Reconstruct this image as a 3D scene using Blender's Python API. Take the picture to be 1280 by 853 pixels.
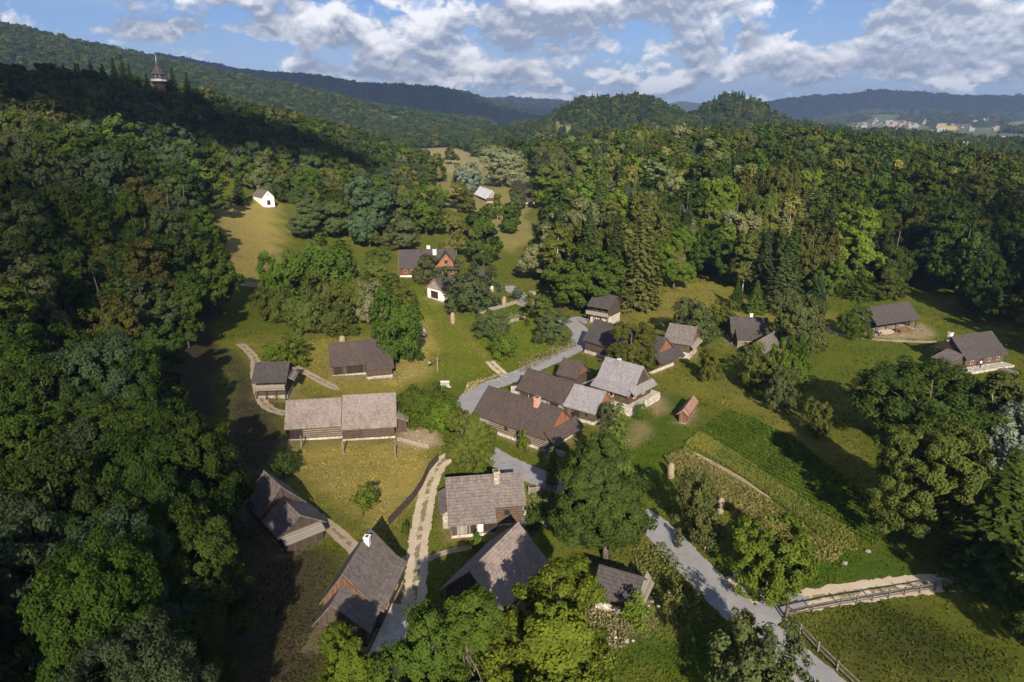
import bpy, math, random
import numpy as np
from mathutils import Vector, Matrix
R_ = math.radians
# ------------------------------------------------------------------ scene, camera, light
for o in list(bpy.data.objects): bpy.data.objects.remove(o)
SC = bpy.context.scene
COL = SC.collection
CAM_H, PITCH, FPX = 50.0, 18.0, 853.3            # drone 50 m up, 24 mm lens; pixels below are those of the 1280 x 853 photograph
cd = bpy.data.cameras.new('camera'); cam = bpy.data.objects.new('camera', cd); COL.objects.link(cam)
cd.lens = 24.0; cd.sensor_width = 36.0; cd.clip_start = 1.0; cd.clip_end = 40000.0
cam.location = (0, 0, CAM_H); cam.rotation_euler = (R_(90 - PITCH), 0, 0)
SC.camera = cam
SUN_EL, SUN_AZ = 27.0, -6.0                      # light travels towards azimuth -6 deg (from +Y towards -X)
sd = bpy.data.lights.new('sun', 'SUN'); sun = bpy.data.objects.new('sun', sd); COL.objects.link(sun)
sd.energy = 5.0; sd.angle = R_(0.5); sd.color = (1.0, 0.89, 0.73)
TO_SUN = Vector((-math.sin(R_(SUN_AZ)) * math.cos(R_(SUN_EL)), -math.cos(R_(SUN_AZ)) * math.cos(R_(SUN_EL)), math.sin(R_(SUN_EL))))
sun.rotation_euler = TO_SUN.to_track_quat('Z', 'Y').to_euler(); sun.location = TO_SUN * 600
SC.view_settings.view_transform = 'Standard'; SC.view_settings.look = 'None'
SC.view_settings.gamma = 1.0; SC.view_settings.use_curve_mapping = False
SC.view_settings.exposure = 0.85
cy = SC.cycles
cy.use_denoising = True; cy.max_bounces = 5; cy.diffuse_bounces = 3; cy.glossy_bounces = 1; cy.transmission_bounces = 3
cy.transparent_max_bounces = 4; cy.volume_bounces = 0; cy.use_adaptive_sampling = True; cy.adaptive_threshold = 0.02
cy.sample_clamp_indirect = 4.0

class NT:                                         # small node-graph writer
    def __init__(s, tree): s.t = tree; s.n = tree.nodes; s.l = tree.links
    def put(s, sock, v):
        if v is None: return
        if isinstance(v, bpy.types.NodeSocket): s.l.new(v, sock)
        elif hasattr(sock.default_value, '__len__'):
            k = len(sock.default_value)
            if not hasattr(v, '__len__'): v = (v,) * 3
            sock.default_value = (tuple(v) + (1.0,))[:k]
        else: sock.default_value = v
    def m(s, op, a, b=None, c=None, clamp=False):
        n = s.n.new('ShaderNodeMath'); n.operation = op; n.use_clamp = clamp
        for i, v in enumerate((a, b, c)): s.put(n.inputs[i], v)
        return n.outputs[0]
    def add(s, a, b): return s.m('ADD', a, b)
    def mul(s, a, b): return s.m('MULTIPLY', a, b)
    def vm(s, op, a, b=None):
        n = s.n.new('ShaderNodeVectorMath'); n.operation = op; s.put(n.inputs[0], a); s.put(n.inputs[1], b); return n.outputs[0]
    def xyz(s, a, b, c):
        n = s.n.new('ShaderNodeCombineXYZ')
        for i, v in enumerate((a, b, c)): s.put(n.inputs[i], v)
        return n.outputs[0]
    def sep(s, v):
        n = s.n.new('ShaderNodeSeparateXYZ'); s.put(n.inputs[0], v); return n.outputs
    def noise(s, vec, scale, detail=4, rough=.55, dist=0.0, dim='3D'):
        n = s.n.new('ShaderNodeTexNoise'); s.put(n.inputs['Vector'], vec)
        n.noise_dimensions = dim; n.inputs['Scale'].default_value = scale; n.inputs['Detail'].default_value = detail
        n.inputs['Roughness'].default_value = rough; n.inputs['Distortion'].default_value = dist
        return n.outputs[0]
    def ramp(s, v, a, b, ta=0.0, tb=1.0, smooth=True):
        n = s.n.new('ShaderNodeMapRange'); n.interpolation_type = 'SMOOTHSTEP' if smooth else 'LINEAR'
        for i, x in enumerate((v, a, b, ta, tb)): s.put(n.inputs[i], x)
        return n.outputs[0]
    def mix(s, f, a, b, blend='MIX'):
        n = s.n.new('ShaderNodeMix'); n.data_type = 'RGBA'; n.blend_type = blend
        s.put(n.inputs[0], f); s.put(n.inputs[6], a); s.put(n.inputs[7], b)
        return n.outputs[2]

SKY_S = .043; CLOUD_TOP = (.66, .65, .66); CLOUD_BASE = (.185, .215, .285)
# sky: Nishita with a low bank of cumulus, mapped by direction
W = bpy.data.worlds.new('World'); SC.world = W; W.use_nodes = True; W.cycles.sampling_method = 'MANUAL'; W.cycles.sample_map_resolution = 256
w = NT(W.node_tree); W.node_tree.nodes.clear()
sky = w.n.new('ShaderNodeTexSky'); sky.sky_type = 'NISHITA'; sky.sun_disc = False
sky.sun_elevation = R_(SUN_EL); sky.sun_rotation = R_(180 - 6); sky.altitude = 500; sky.air_density = 1.0; sky.dust_density = 0.6; sky.ozone_density = 2.5
tc = w.n.new('ShaderNodeTexCoord')
dx, dy, dz = w.sep(tc.outputs['Generated'])
az = w.m('ARCTAN2', dx, dy); el = w.m('ARCSINE', dz)
elc = w.m('MAXIMUM', el, 0.0)
lowk = w.ramp(el, .035, .085)
def dens(off, det, puff=True):                    # fractal cover with cauliflower heads; smaller and flatter near the horizon
    out = []
    for su, sv, z in ((6.2, 9.2, 1.3), (11.0, 20.0, 6.1)):
        v = w.xyz(w.add(w.mul(az, su), z * 3.7), w.add(w.mul(w.add(el, off), sv), z), 0.0)
        n = w.noise(v, 1.25, det, .55, .15, '2D')
        if puff:
            wv = w.vm('ADD', v, w.vm('MULTIPLY', w.xyz(w.noise(v, 5.0, 2, dim='2D'), w.noise(v, 5.3, 2, dim='2D'), 0.0), (.30, .30, 0)))
            for sc, am in ((2.3, .20), (5.6, .11), (13.0, .05)):
                vo = w.n.new('ShaderNodeTexVoronoi'); vo.voronoi_dimensions = '2D'; vo.feature = 'F1'; vo.inputs['Scale'].default_value = sc; w.put(vo.inputs['Vector'], wv)
                n = w.add(n, w.mul(w.m('SUBTRACT', .42, vo.outputs['Distance']), am))
        out.append(n)
    return w.add(w.mul(out[0], lowk), w.mul(out[1], w.m('SUBTRACT', 1.0, lowk)))
d0 = dens(0.0, 6); d1 = dens(0.007, 6); d2 = dens(0.024, 3, False)
def blob(pu, pv, ru, rv, amp):                    # (pixel of the photo) -> direction; raises or lowers the cover there
    a = math.atan2((pu - 640) / FPX, math.cos(R_(PITCH)) - (pv - 426.5) / FPX * math.sin(R_(PITCH)))
    e = math.asin((-(pv - 426.5) / FPX * math.cos(R_(PITCH)) - math.sin(R_(PITCH))) / math.sqrt(1 + ((pu - 640) / FPX) ** 2 + ((pv - 426.5) / FPX) ** 2))
    x = w.m('DIVIDE', w.m('SUBTRACT', az, a), ru / FPX); y = w.m('DIVIDE', w.m('SUBTRACT', el, e), rv / FPX)
    g = w.m('POWER', math.e, w.mul(w.add(w.mul(x, x), w.mul(y, y)), -1.0))
    return w.mul(g, amp)
bias = None
for bl in ((560, 28, 230, 36, .15), (665, 62, 80, 14, .12), (215, 36, 95, 13, .17), (1210, 28, 105, 44, .30), (100, 42, 20, 8, .16), (780, 66, 30, 26, -.12), (420, 70, 60, 10, -.10), (930, 45, 130, 16, .14), (490, 86, 120, 16, .11), (385, 84, 50, 14, .10),
           (760, 88, 220, 16, .06), (1080, 78, 240, 18, .12), (1025, 14, 60, 26, -.25), (60, 70, 80, 40, -.14), (335, 84, 50, 18, -.12), (250, 66, 24, 8, .16), (130, 10, 60, 18, -.12), (690, 112, 150, 9, .06), (30, 30, 40, 10, .12), (310, 56, 60, 8, -.1), (860, 12, 90, 12, .10), (1010, 90, 60, 10, -.1)):
    b = blob(*bl); bias = b if bias is None else w.add(bias, b)
cover = w.add(w.add(d0, .012), bias)
dn = w.ramp(cover, .475, .60)
thick = w.ramp(w.add(w.m('SUBTRACT', d2, .47), w.mul(bias, .9)), -.05, .17)
relief = w.mul(w.m('SUBTRACT', d0, d1), 3.4)
lit = w.m('ADD', w.m('SUBTRACT', .98, w.mul(thick, .82)), relief, clamp=True)
ccol = w.mix(lit, CLOUD_BASE, CLOUD_TOP)
fade = w.ramp(el, .32, .18)                       # the bank of cumulus stays low over the hills
dn = w.mul(w.mul(dn, fade), .95)
thin = w.mul(w.mul(w.ramp(w.noise(w.xyz(w.mul(az, 5.0), w.mul(el, 40.0), 4.0), 1.0, 5), .45, .75), fade), .30)
hz = w.mul(w.ramp(el, .13, .0), .80)
skyc = w.vm('MULTIPLY', sky.outputs[0], (SKY_S * .84, SKY_S * .96, SKY_S * 1.32))
c1 = w.mix(w.m('MAXIMUM', thin, hz), skyc, (.27, .33, .47))
c2 = w.mix(dn, c1, ccol)
bg = w.n.new('ShaderNodeBackground'); w.l.new(c2, bg.inputs[0]); bg.inputs[1].default_value = 1.0
ow = w.n.new('ShaderNodeOutputWorld'); w.l.new(bg.outputs[0], ow.inputs[0])

# ------------------------------------------------------------------ the lie of the land
CP, SP = math.cos(R_(PITCH)), math.sin(R_(PITCH))
def P(px, py, z=0.0):                             # point at height z seen at a pixel of the photograph
    yn = (py - 426.5) / FPX; d = (CAM_H - z) / (SP + yn * CP)
    return Vector(((px - 640) / FPX * d, d * (CP - yn * SP), z))
def proj(x, y, z):
    d = y * CP + (CAM_H - z) * SP
    return 640 + FPX * x / d, 426.5 + FPX * ((CAM_H - z) * CP - y * SP) / d, d
ctrl = np.array([
 (-20,40,0),(0,70,0),(-15,100,0),(20,60,0),(40,80,0),(70,60,0),(60,100,0),(100,60,0),(30,120,0),(-35,105,0),(0,130,0),(-30,140,0.5),(40,150,0),(90,150,0.5),(120,110,0),
 (10,170,0),(-20,190,1),(60,190,1),(110,200,1),(20,210,1),(-25,225,2),(-50,190,3),(30,10,0),(-40,10,3),(90,10,0),(150,150,1),(180,60,0),(200,220,2),
 (-45,75,1),(-55,110,2.5),(-75,170,4.5),(-80,196,6),(-108,300,15.5),(-95,250,10),(-100,131,12),(-80,60,7),(-120,50,15),(-180,60,26),(-150,170,24),(-130,230,23),(-200,250,40),(-228,440,56),(-150,440,39),
 (-111,450,29),(-70,480,13),(-300,420,60),(-400,420,66),(-300,250,54),(-280,120,44),(-240,560,46),(-120,600,22),(-60,620,11),
 (-15,340,5),(-40,300,7),(20,300,4),(60,280,6),(-60,400,11),(0,450,10),(85,420,20),(50,420,15),(130,400,24),(70,340,13),(0,600,15),(110,560,24),(125,700,22),(40,760,17),(220,520,22),(300,700,10),(160,300,12),(190,400,21),(270,330,7),(380,500,5),(500,700,2),(-350,700,30),(-450,250,60)], float)
def _U(r2): return .5 * r2 * np.log(r2 + 1e-6)
_n = len(ctrl); _c = ctrl[:, :2] / 100.0
_K = _U(((_c[:, None] - _c[None]) ** 2).sum(2)) + np.eye(_n) * .02
_Pm = np.hstack([np.ones((_n, 1)), _c]); _A = np.block([[_K, _Pm], [_Pm.T, np.zeros((3, 3))]])
_sol = np.linalg.solve(_A, np.concatenate([ctrl[:, 2], np.zeros(3)]))
def _sm(x, a, b):
    t = np.clip((x - a) / (b - a), 0, 1); return t * t * (3 - 2 * t)
def wob(x, y, s, k=0):                            # cheap smooth noise about -1..1
    return (np.sin(x / s + 1.3 * np.sin(y / s * .9 + k) + k * 2.1) + np.sin(y / s * 1.1 + 1.2 * np.sin(x / s * 1.2 + 1.7 + k)) + .6 * np.sin((x + y) / s * 2.1 + k * 3) + .5 * np.sin((x - y) / s * 2.7 + 1 + k)) / 2.4
# far ridges: (distance, half depth, skyline drawn as (pixel x, pixel y) of the photograph)
ridges = [
 (2100, 900, [(-500,-10),(-200,10),(0,30),(60,44),(130,59),(200,74),(300,96),(380,112),(440,126),(500,138),(560,146),(620,152),(700,156)], 11, 22),
 (4600, 1500, [(-300,60),(100,74),(170,72),(200,70),(250,79),(300,90),(380,98),(450,109),(500,110),(550,113),(585,121),(615,131),(650,140),(700,150)], 12, 50),
 (8000, 1500, [(480,140),(600,128),(640,124),(690,127),(740,133),(800,150)], 10, 70),
 (11000, 1700, [(790,152),(830,130),(852,125),(875,128),(910,140),(940,152)], 10, 90),
 (6800, 1700, [(900,150),(950,132),(985,126),(1020,123),(1060,121),(1100,117),(1150,119),(1200,123),(1240,124),(1300,126),(1500,130),(1900,135)], 12, 70),
 (9500, 1600, [(1180,140),(1230,124),(1280,119),(1340,118),(1500,116),(1900,120)], 10, 70),
 (4700, 700, [(1000,157),(1060,146),(1100,141),(1160,143),(1220,146),(1260,152),(1330,160)], 10, 35)]
_rt = []
for D, Wd, pts, tree, wb in ridges:
    a = np.array([math.atan2((px - 640) / FPX, CP - (py - 426.5) / FPX * SP) for px, py in pts])
    h = np.array([CAM_H + D * (-(py - 426.5) / FPX * CP - SP) / math.hypot((px - 640) / FPX, CP - (py - 426.5) / FPX * SP) - tree for px, py in pts])
    _rt.append((D, Wd, a, h, wb))
mounds = [(135, 1330, 73, 85, 150), (225, 1300, 74, 95, 150), (50, 1250, 30, 110, 130), (405, 1330, 88, 80, 130), (490, 1340, 40, 110, 150), (600, 1360, 24, 150, 150)]
def T(x, y):
    x = np.asarray(x, float); y = np.asarray(y, float)
    sh = x.shape; x = x.ravel(); y = y.ravel()
    q = np.stack([x, y], 1) / 100.0
    z = _sol[_n] + q @ _sol[_n + 1:]
    for i in range(_n): z = z + _sol[i] * _U(((q - _c[i]) ** 2).sum(1))
    r = np.hypot(x, y)
    z = np.clip(z, -2, 70)
    far = 3 + 10 * _sm(r, 1500, 5000) + 5 * wob(x, y, 160.0)
    k = np.maximum(_sm(r, 620, 1000), _sm(np.abs(x) - .35 * np.clip(y, 0, 800), 260, 430))
    z = z * (1 - k) + far * k
    mz = np.zeros_like(z)
    for mx, my, mh, sx, sy in mounds: mz = mz + (mh * np.exp(-((x - mx) / sx) ** 2 - ((y - my) / sy) ** 2)) ** 3
    z = z + np.cbrt(mz)
    a = np.arctan2(x, y)
    for D, Wd, aa, hh, wb in _rt:
        h = np.interp(a, aa, hh) * _sm(a, aa[0] - .06, aa[0] + .01) * (1 - _sm(a, aa[-1] - .01, aa[-1] + .08))
        t = np.clip(np.abs(r - D * (1 + .03 * np.sin(a * 9))) / Wd, 0, 1)
        prof = (1 - t * t) ** 1.5
        sl = 4 * prof * (1 - prof)
        z = np.maximum(z, h * prof + sl * wb * wob(x, y, Wd * .22, D * .001) + .0 * r)
    return z.reshape(sh)
def T1(x, y): return float(T(np.array([x]), np.array([y]))[0])
def G(px, py, dz=0.0):                            # point dz above the ground seen at a pixel
    yn = (py - 426.5) / FPX
    d = Vector(((px - 640) / FPX, CP - yn * SP, -yn * CP - SP))
    ts = np.concatenate([np.linspace(40, 700, 1300), np.linspace(702, 9000, 2500)])
    f = CAM_H - dz + d.z * ts - T(d.x * ts, d.y * ts)
    k = np.where(f <= 0)[0]
    i = k[0] if len(k) else len(ts) - 1
    t = ts[i] if i == 0 or not len(k) else ts[i - 1] + (ts[i] - ts[i - 1]) * f[i - 1] / (f[i - 1] - f[i])
    x, y = d.x * t, d.y * t
    return Vector((x, y, T1(x, y)))
def on(x, y, dz=0.0): return Vector((x, y, T1(x, y) + dz))
def sdf(poly, X, Y):
    X = np.asarray(X, float); Y = np.asarray(Y, float)
    d = np.full(X.shape, 1e18); ins = np.zeros(X.shape, bool); n = len(poly)
    for i in range(n):
        ax, ay = poly[i][:2]; bx, by = poly[(i + 1) % n][:2]
        ex, ey = bx - ax, by - ay; wx, wy = X - ax, Y - ay
        t = np.clip((wx * ex + wy * ey) / (ex * ex + ey * ey + 1e-12), 0, 1)
        d = np.minimum(d, (wx - ex * t) ** 2 + (wy - ey * t) ** 2)
        c = ((ay > Y) != (by > Y)) & (X < (bx - ax) * (Y - ay) / ((by - ay) if by != ay else 1e-12) + ax)
        ins ^= c
    d = np.sqrt(d); return np.where(ins, -d, d)
def wp(pts): return [tuple(G(*p)[:2]) for p in pts]

# ------------------------------------------------------------------ mesh and material helpers
def tag(o, label=None, cat=None, group=None, kind=None):
    if label: o['label'] = label
    if cat: o['category'] = cat
    if group: o['group'] = group
    if kind: o['kind'] = kind
    return o
def empty(name, loc, rz=0.0):
    o = bpy.data.objects.new(name, None); COL.objects.link(o); o.location = loc; o.rotation_euler = (0, 0, rz); o.empty_display_size = .5
    return o
def link(name, me, parent=None):
    o = bpy.data.objects.new(name, me); COL.objects.link(o)
    if parent is not None: o.parent = parent
    return o
def npmesh(name, V, F, mat, attrs=None, smooth=False):
    F = np.asarray(F); me = bpy.data.meshes.new(name); k = F.shape[1]
    me.vertices.add(len(V)); me.vertices.foreach_set('co', np.asarray(V, np.float32).ravel())
    me.loops.add(F.size); me.loops.foreach_set('vertex_index', F.astype(np.int32).ravel())
    me.polygons.add(len(F)); me.polygons.foreach_set('loop_start', np.arange(0, F.size, k, dtype=np.int32)); me.polygons.foreach_set('loop_total', np.full(len(F), k, np.int32))
    if smooth: me.polygons.foreach_set('use_smooth', np.ones(len(F), bool))
    me.update(calc_edges=True)
    for nm, (ty, dom, arr) in (attrs or {}).items():
        at = me.attributes.new(nm, ty, dom); at.data.foreach_set('color' if 'COLOR' in ty else 'vector' if 'VECTOR' in ty else 'value', np.asarray(arr, np.float32 if ty != 'INT' else np.int32).ravel())
    if mat: me.materials.append(mat)
    return me
class MB:
    def __init__(s): s.v = []; s.f = []
    def quadface(s, *p):
        b = len(s.v); s.v += [Vector(q) for q in p]; s.f.append(tuple(range(b, b + len(p)))); return s
    def extr(s, poly, vec):                       # prism: polygon (3D points) swept along vec
        b = len(s.v); n = len(poly); vec = Vector(vec)
        s.v += [Vector(q) for q in poly] + [Vector(q) + vec for q in poly]
        s.f.append(tuple(range(b + n - 1, b - 1, -1))); s.f.append(tuple(range(b + n, b + 2 * n)))
        for i in range(n):
            j = (i + 1) % n; s.f.append((b + i, b + j, b + n + j, b + n + i))
        return s
    def box(s, x0, x1, y0, y1, z0, z1):
        return s.extr([(x0, y0, z0), (x1, y0, z0), (x1, y1, z0), (x0, y1, z0)], (0, 0, z1 - z0))
    def bar(s, a, b, wd, ht=None):                # beam between two points, square section
        a, b = Vector(a), Vector(b); d = (b - a).normalized(); ht = ht or wd
        u = d.cross(Vector((0, 0, 1)));
        if u.length < 1e-3: u = Vector((1, 0, 0))
        u.normalize(); n = u.cross(d)
        return s.extr([a - u * wd / 2 - n * ht / 2, a + u * wd / 2 - n * ht / 2, a + u * wd / 2 + n * ht / 2, a - u * wd / 2 + n * ht / 2], b - a)
    def tube(s, pts, rad, n=8, cap=True):
        b = len(s.v); m = len(pts); pts = [Vector(p) for p in pts]
        for i, p in enumerate(pts):
            d = (pts[min(i + 1, m - 1)] - pts[max(i - 1, 0)]).normalized()
            u = d.cross(Vector((.13, .97, .2))).normalized(); q = d.cross(u)
            for k in range(n):
                a = 2 * math.pi * k / n; s.v.append(p + (u * math.cos(a) + q * math.sin(a)) * rad[i])
        for i in range(m - 1):
            for k in range(n):
                k2 = (k + 1) % n; s.f.append((b + i * n + k, b + i * n + k2, b + (i + 1) * n + k2, b + (i + 1) * n + k))
        if cap:
            s.f.append(tuple(b + k for k in range(n - 1, -1, -1))); s.f.append(tuple(b + (m - 1) * n + k for k in range(n)))
        return s
    def lathe(s, prof, n=12, c=(0, 0, 0), rot=0.0):
        b = len(s.v)
        for r, z in prof:
            for k in range(n):
                a = 2 * math.pi * k / n + rot; s.v.append(Vector((c[0] + r * math.cos(a), c[1] + r * math.sin(a), c[2] + z)))
        for i in range(len(prof) - 1):
            for k in range(n):
                k2 = (k + 1) % n; s.f.append((b + i * n + k, b + i * n + k2, b + (i + 1) * n + k2, b + (i + 1) * n + k))
        s.f.append(tuple(b + k for k in range(n - 1, -1, -1))); s.f.append(tuple(b + (len(prof) - 1) * n + k for k in range(n)))
        return s
    def build(s, name, mat, parent=None, smooth=False):
        me = bpy.data.meshes.new(name); me.from_pydata([tuple(v) for v in s.v], [], s.f); me.materials.append(mat)
        import bmesh
        bm = bmesh.new(); bm.from_mesh(me); bmesh.ops.recalc_face_normals(bm, faces=bm.faces); bm.to_mesh(me); bm.free()
        if smooth:
            for p in me.polygons: p.use_smooth = True
        return link(name, me, parent)

M = {}
def mat(name, rough=.85):
    m = bpy.data.materials.new(name); m.use_nodes = True; t = NT(m.node_tree)
    bs = m.node_tree.nodes['Principled BSDF']; bs.inputs['Roughness'].default_value = rough
    bs.inputs['Specular IOR Level'].default_value = .25
    M[name] = m; t.b = bs; t.tc = t.n.new('ShaderNodeTexCoord'); t.obj = t.tc.outputs['Object']
    oi = t.n.new('ShaderNodeObjectInfo'); t.rnd = oi.outputs['Random']; t.loc = oi.outputs['Location']
    return t
def bump(t, h, dist, strength=1.0):
    b = t.n.new('ShaderNodeBump'); b.inputs['Distance'].default_value = dist; b.inputs['Strength'].default_value = strength
    t.put(b.inputs['Height'], h); t.l.new(b.outputs[0], t.b.inputs['Normal'])
def plain(name, col, rough=.85, var=.25, scale=2.0):
    t = mat(name, rough); n = t.noise(t.obj, scale, 5, .6)
    c = t.mix(t.ramp(n, .3, .7), tuple(x * (1 - var) for x in col), tuple(x * (1 + var) for x in col))
    t.put(t.b.inputs['Base Color'], c); bump(t, n, .02); return M[name]
def shingle(name, col, var=.3, stain=(.5, .5, .45), rough=.8, lich=None):
    # courses of wooden shingles: rows by height, joints along the ridge
    t = mat(name, rough); x, y, z = t.sep(t.obj)
    xy = t.add(x, t.mul(y, .37))
    br = t.n.new('ShaderNodeTexBrick'); t.put(br.inputs['Vector'], t.xyz(xy, t.mul(z, 1.35), 0.0))
    br.inputs['Scale'].default_value = 1.0; br.inputs['Brick Width'].default_value = .32; br.inputs['Row Height'].default_value = .36
    br.inputs['Mortar Size'].default_value = .025; br.inputs['Mortar Smooth'].default_value = .3; br.inputs['Bias'].default_value = 0.0
    br.inputs['Color1'].default_value = tuple(c * (1 - var) for c in col) + (1,); br.inputs['Color2'].default_value = tuple(c * (1 + var) for c in col) + (1,)
    br.inputs['Mortar'].default_value = tuple(c * .62 for c in col) + (1,)
    off = t.vm('ADD', t.obj, t.loc)
    big = t.noise(off, .33, 4, .6); fine = t.noise(t.vm('MULTIPLY', off, (2.2, 2.2, .5)), 1.3, 5, .65)
    c = t.mix(t.mul(t.ramp(big, .42, .68), .65), br.outputs[0], tuple(c_ * s_ for c_, s_ in zip(col, stain)))
    c = t.mix(t.ramp(fine, .35, .68, 0.0, .6), c, tuple(min(1, c_ * 1.5) for c_ in col))
    st = t.noise(t.xyz(t.mul(xy, 1.6), t.mul(z, .22), 3.0), 1.0, 4, .6); c = t.mix(t.ramp(st, .50, .72, 0, .55), c, tuple(c_ * .55 for c_ in col))
    pt = t.noise(t.xyz(t.m('FLOOR', t.mul(xy, .9)), t.m('FLOOR', t.mul(z, 1.1)), 0.0), .73, 1); c = t.mix(t.ramp(pt, .60, .66, 0, .4), c, tuple(min(1, c_ * 1.35) for c_ in col))
    if lich: c = t.mix(t.mul(t.ramp(t.noise(off, 1.1, 6, .7), .55, .72), .6), c, lich)
    t.put(t.b.inputs['Base Color'], c)
    row = t.m('FRACT', t.mul(t.mul(z, 1.35), 1 / .36)); bump(t, t.add(t.mul(row, .5), br.outputs[1]), .035, .8); return M[name]
def logs(name, col, chink, rough=.85, step=.36, cw=.22):
    # squared logs lying one on another, the joints packed with moss or lime
    t = mat(name, rough); x, y, z = t.sep(t.obj)
    wz = t.add(z, t.mul(t.m('SUBTRACT', t.noise(t.xyz(t.mul(x, .4), t.mul(y, .4), t.mul(z, .1)), 1.0, 2), .5), .12))
    fr = t.m('FRACT', t.mul(wz, 1 / step))
    ch = t.m('MAXIMUM', t.m('LESS_THAN', fr, cw * .5), t.m('GREATER_THAN', fr, 1 - cw * .5))
    n = t.noise(t.xyz(t.mul(x, .7), t.mul(y, .7), t.mul(z, 6.0)), 2.0, 5, .65)
    c = t.mix(t.ramp(n, .3, .72), tuple(k * .55 for k in col), tuple(k * 1.5 for k in col))
    c = t.mix(t.mul(ch, t.ramp(t.noise(t.obj, .8, 3), .3, .6, .35, 1.0)), c, chink)
    t.put(t.b.inputs['Base Color'], c); bump(t, t.m('SUBTRACT', 1.0, t.m('POWER', t.m('ABSOLUTE', t.m('SUBTRACT', t.mul(fr, 2), 1.0)), 3)), .06); return M[name]
def boards(name, col, wd=.22, axis=0, rough=.85, var=.45):
    t = mat(name, rough); s3 = t.sep(t.obj)
    u = t.add(s3[0], s3[1]) if axis == 0 else s3[2]
    k = t.m('FLOOR', t.mul(u, 1 / wd)); f = t.m('FRACT', t.mul(u, 1 / wd))
    wn = t.n.new('ShaderNodeTexWhiteNoise'); wn.noise_dimensions = '1D'; t.put(wn.inputs['W'], k)
    n = t.noise(t.vm('MULTIPLY', t.obj, (3, 3, .6)), 2.0, 4, .6)
    v = t.add(t.mul(wn.outputs[0], .6), t.mul(n, .4))
    c = t.mix(v, tuple(x * (1 - var) for x in col), tuple(x * (1 + var) for x in col))
    c = t.mix(t.m('LESS_THAN', f, .1), c, tuple(x * .3 for x in col))
    t.put(t.b.inputs['Base Color'], c); bump(t, t.m('LESS_THAN', f, .1), -.03); return M[name]
def stone(name, col, mortar, sc=2.2):
    t = mat(name, .9); vo = t.n.new('ShaderNodeTexVoronoi'); vo.inputs['Scale'].default_value = sc; t.put(vo.inputs['Vector'], t.obj)
    ve = t.n.new('ShaderNodeTexVoronoi'); ve.feature = 'DISTANCE_TO_EDGE'; ve.inputs['Scale'].default_value = sc; t.put(ve.inputs['Vector'], t.obj)
    c = t.mix(t.sep(vo.outputs['Color'])[0], tuple(x * .6 for x in col), tuple(x * 1.3 for x in col))
    c = t.mix(t.ramp(ve.outputs[0], .02, .08), mortar, c); t.put(t.b.inputs['Base Color'], c); bump(t, t.ramp(ve.outputs[0], 0, .12), .05); return M[name]

shingle('roof_brown', (.068, .050, .044), .18, (.8, .85, .9))
shingle('roof_dark', (.058, .049, .047), .25, (.8, .85, .9))
shingle('roof_weathered', (.216, .176, .159), .16, (.62, .6, .6), lich=(.30, .26, .23))
shingle('roof_grey', (.135, .112, .104), .28, (.7, .72, .74), lich=(.21, .18, .16))
shingle('roof_silver', (.225, .208, .214), .12, (.8, .8, .84), rough=.55)
shingle('roof_red', (.27, .155, .115), .3, (.7, .7, .75))
shingle('roof_white', (.62, .62, .64), .1, (.8, .8, .8))
logs('logs_dark', (.060, .040, .028), (.13, .10, .075))
logs('logs_brown', (.078, .050, .035), (.16, .12, .085))
logs('logs_pale', (.095, .070, .050), (.32, .28, .225), cw=.36)
logs('logs_red', (.115, .042, .020), (.15, .07, .04))
boards('boards_dark', (.075, .055, .042))
boards('boards_brown', (.17, .085, .045))
boards('boards_orange', (.235, .105, .055)); boards('boards_bright', (.29, .128, .065))
boards('boards_grey', (.26, .24, .22))
boards('boards_black', (.030, .022, .018))
boards('planks_grey', (.23, .20, .17), .18, 1)
plain('plaster', (.74, .72, .68), .9, .08, 1.0)
plain('trim_orange', (.36, .14, .07), .7, .2)
plain('window_yellow', (.62, .36, .10), .6, .15)
plain('wood_pale', (.30, .24, .18), .8, .3, 3.0)
plain('wood_grey', (.20, .175, .15), .85, .3, 3.0)
plain('wood_fence', (.10, .088, .074), .85, .3, 3.0)
plain('wood_dark', (.055, .042, .034), .85, .3, 3.0)
plain('brick_pink', (.46, .25, .18), .9, .2, 5.0)
plain('concrete', (.40, .38, .35), .9, .15, 1.5)
plain('hay', (.25, .19, .125), 1.0, .3, 6.0)
plain('hay_flat', (.30, .22, .11), 1.0, .3, 2.0)
plain('metal_grey', (.30, .32, .34), .4, .1)
plain('paint_white', (.78, .77, .74), .6, .05)
plain('paint_red', (.50, .05, .03), .6, .1)
plain('paint_yellow', (.26, .19, .05), .6, .08)
plain('red_wood', (.20, .045, .028), .8, .25)
plain('town_wall', (.21, .21, .205), .8, .1); plain('tower_red_shaded', (.07, .032, .026), .8, .25); plain('band_white_shaded', (.50, .50, .52), .7, .08)  # tower red and band darkened: its cloud shade sits in the colour
plain('skin', (.50, .30, .21), .6, .05); plain('cloth_white', (.75, .74, .74), .9, .05); plain('cloth_dark', (.03, .032, .045), .9, .1); plain('hair_brown', (.06, .035, .02), .8, .1)
stone('stone_pale', (.46, .42, .36), (.38, .35, .30)); stone('stone_grey', (.34, .31, .27), (.28, .26, .22)); stone('stone_chimney', (.42, .36, .28), (.30, .26, .2), 4.0)
t = mat('glass_dark', .12); t.put(t.b.inputs['Base Color'], (.02, .022, .026)); t.b.inputs['Specular IOR Level'].default_value = .5
def bark(name, col):
    t = mat(name, .9); n = t.noise(t.vm('MULTIPLY', t.obj, (6, 6, 1)), 2.0, 5, .7)
    t.put(t.b.inputs['Base Color'], t.mix(t.ramp(n, .35, .65), tuple(c * .5 for c in col), tuple(c * 1.4 for c in col))); bump(t, n, .04)
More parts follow.
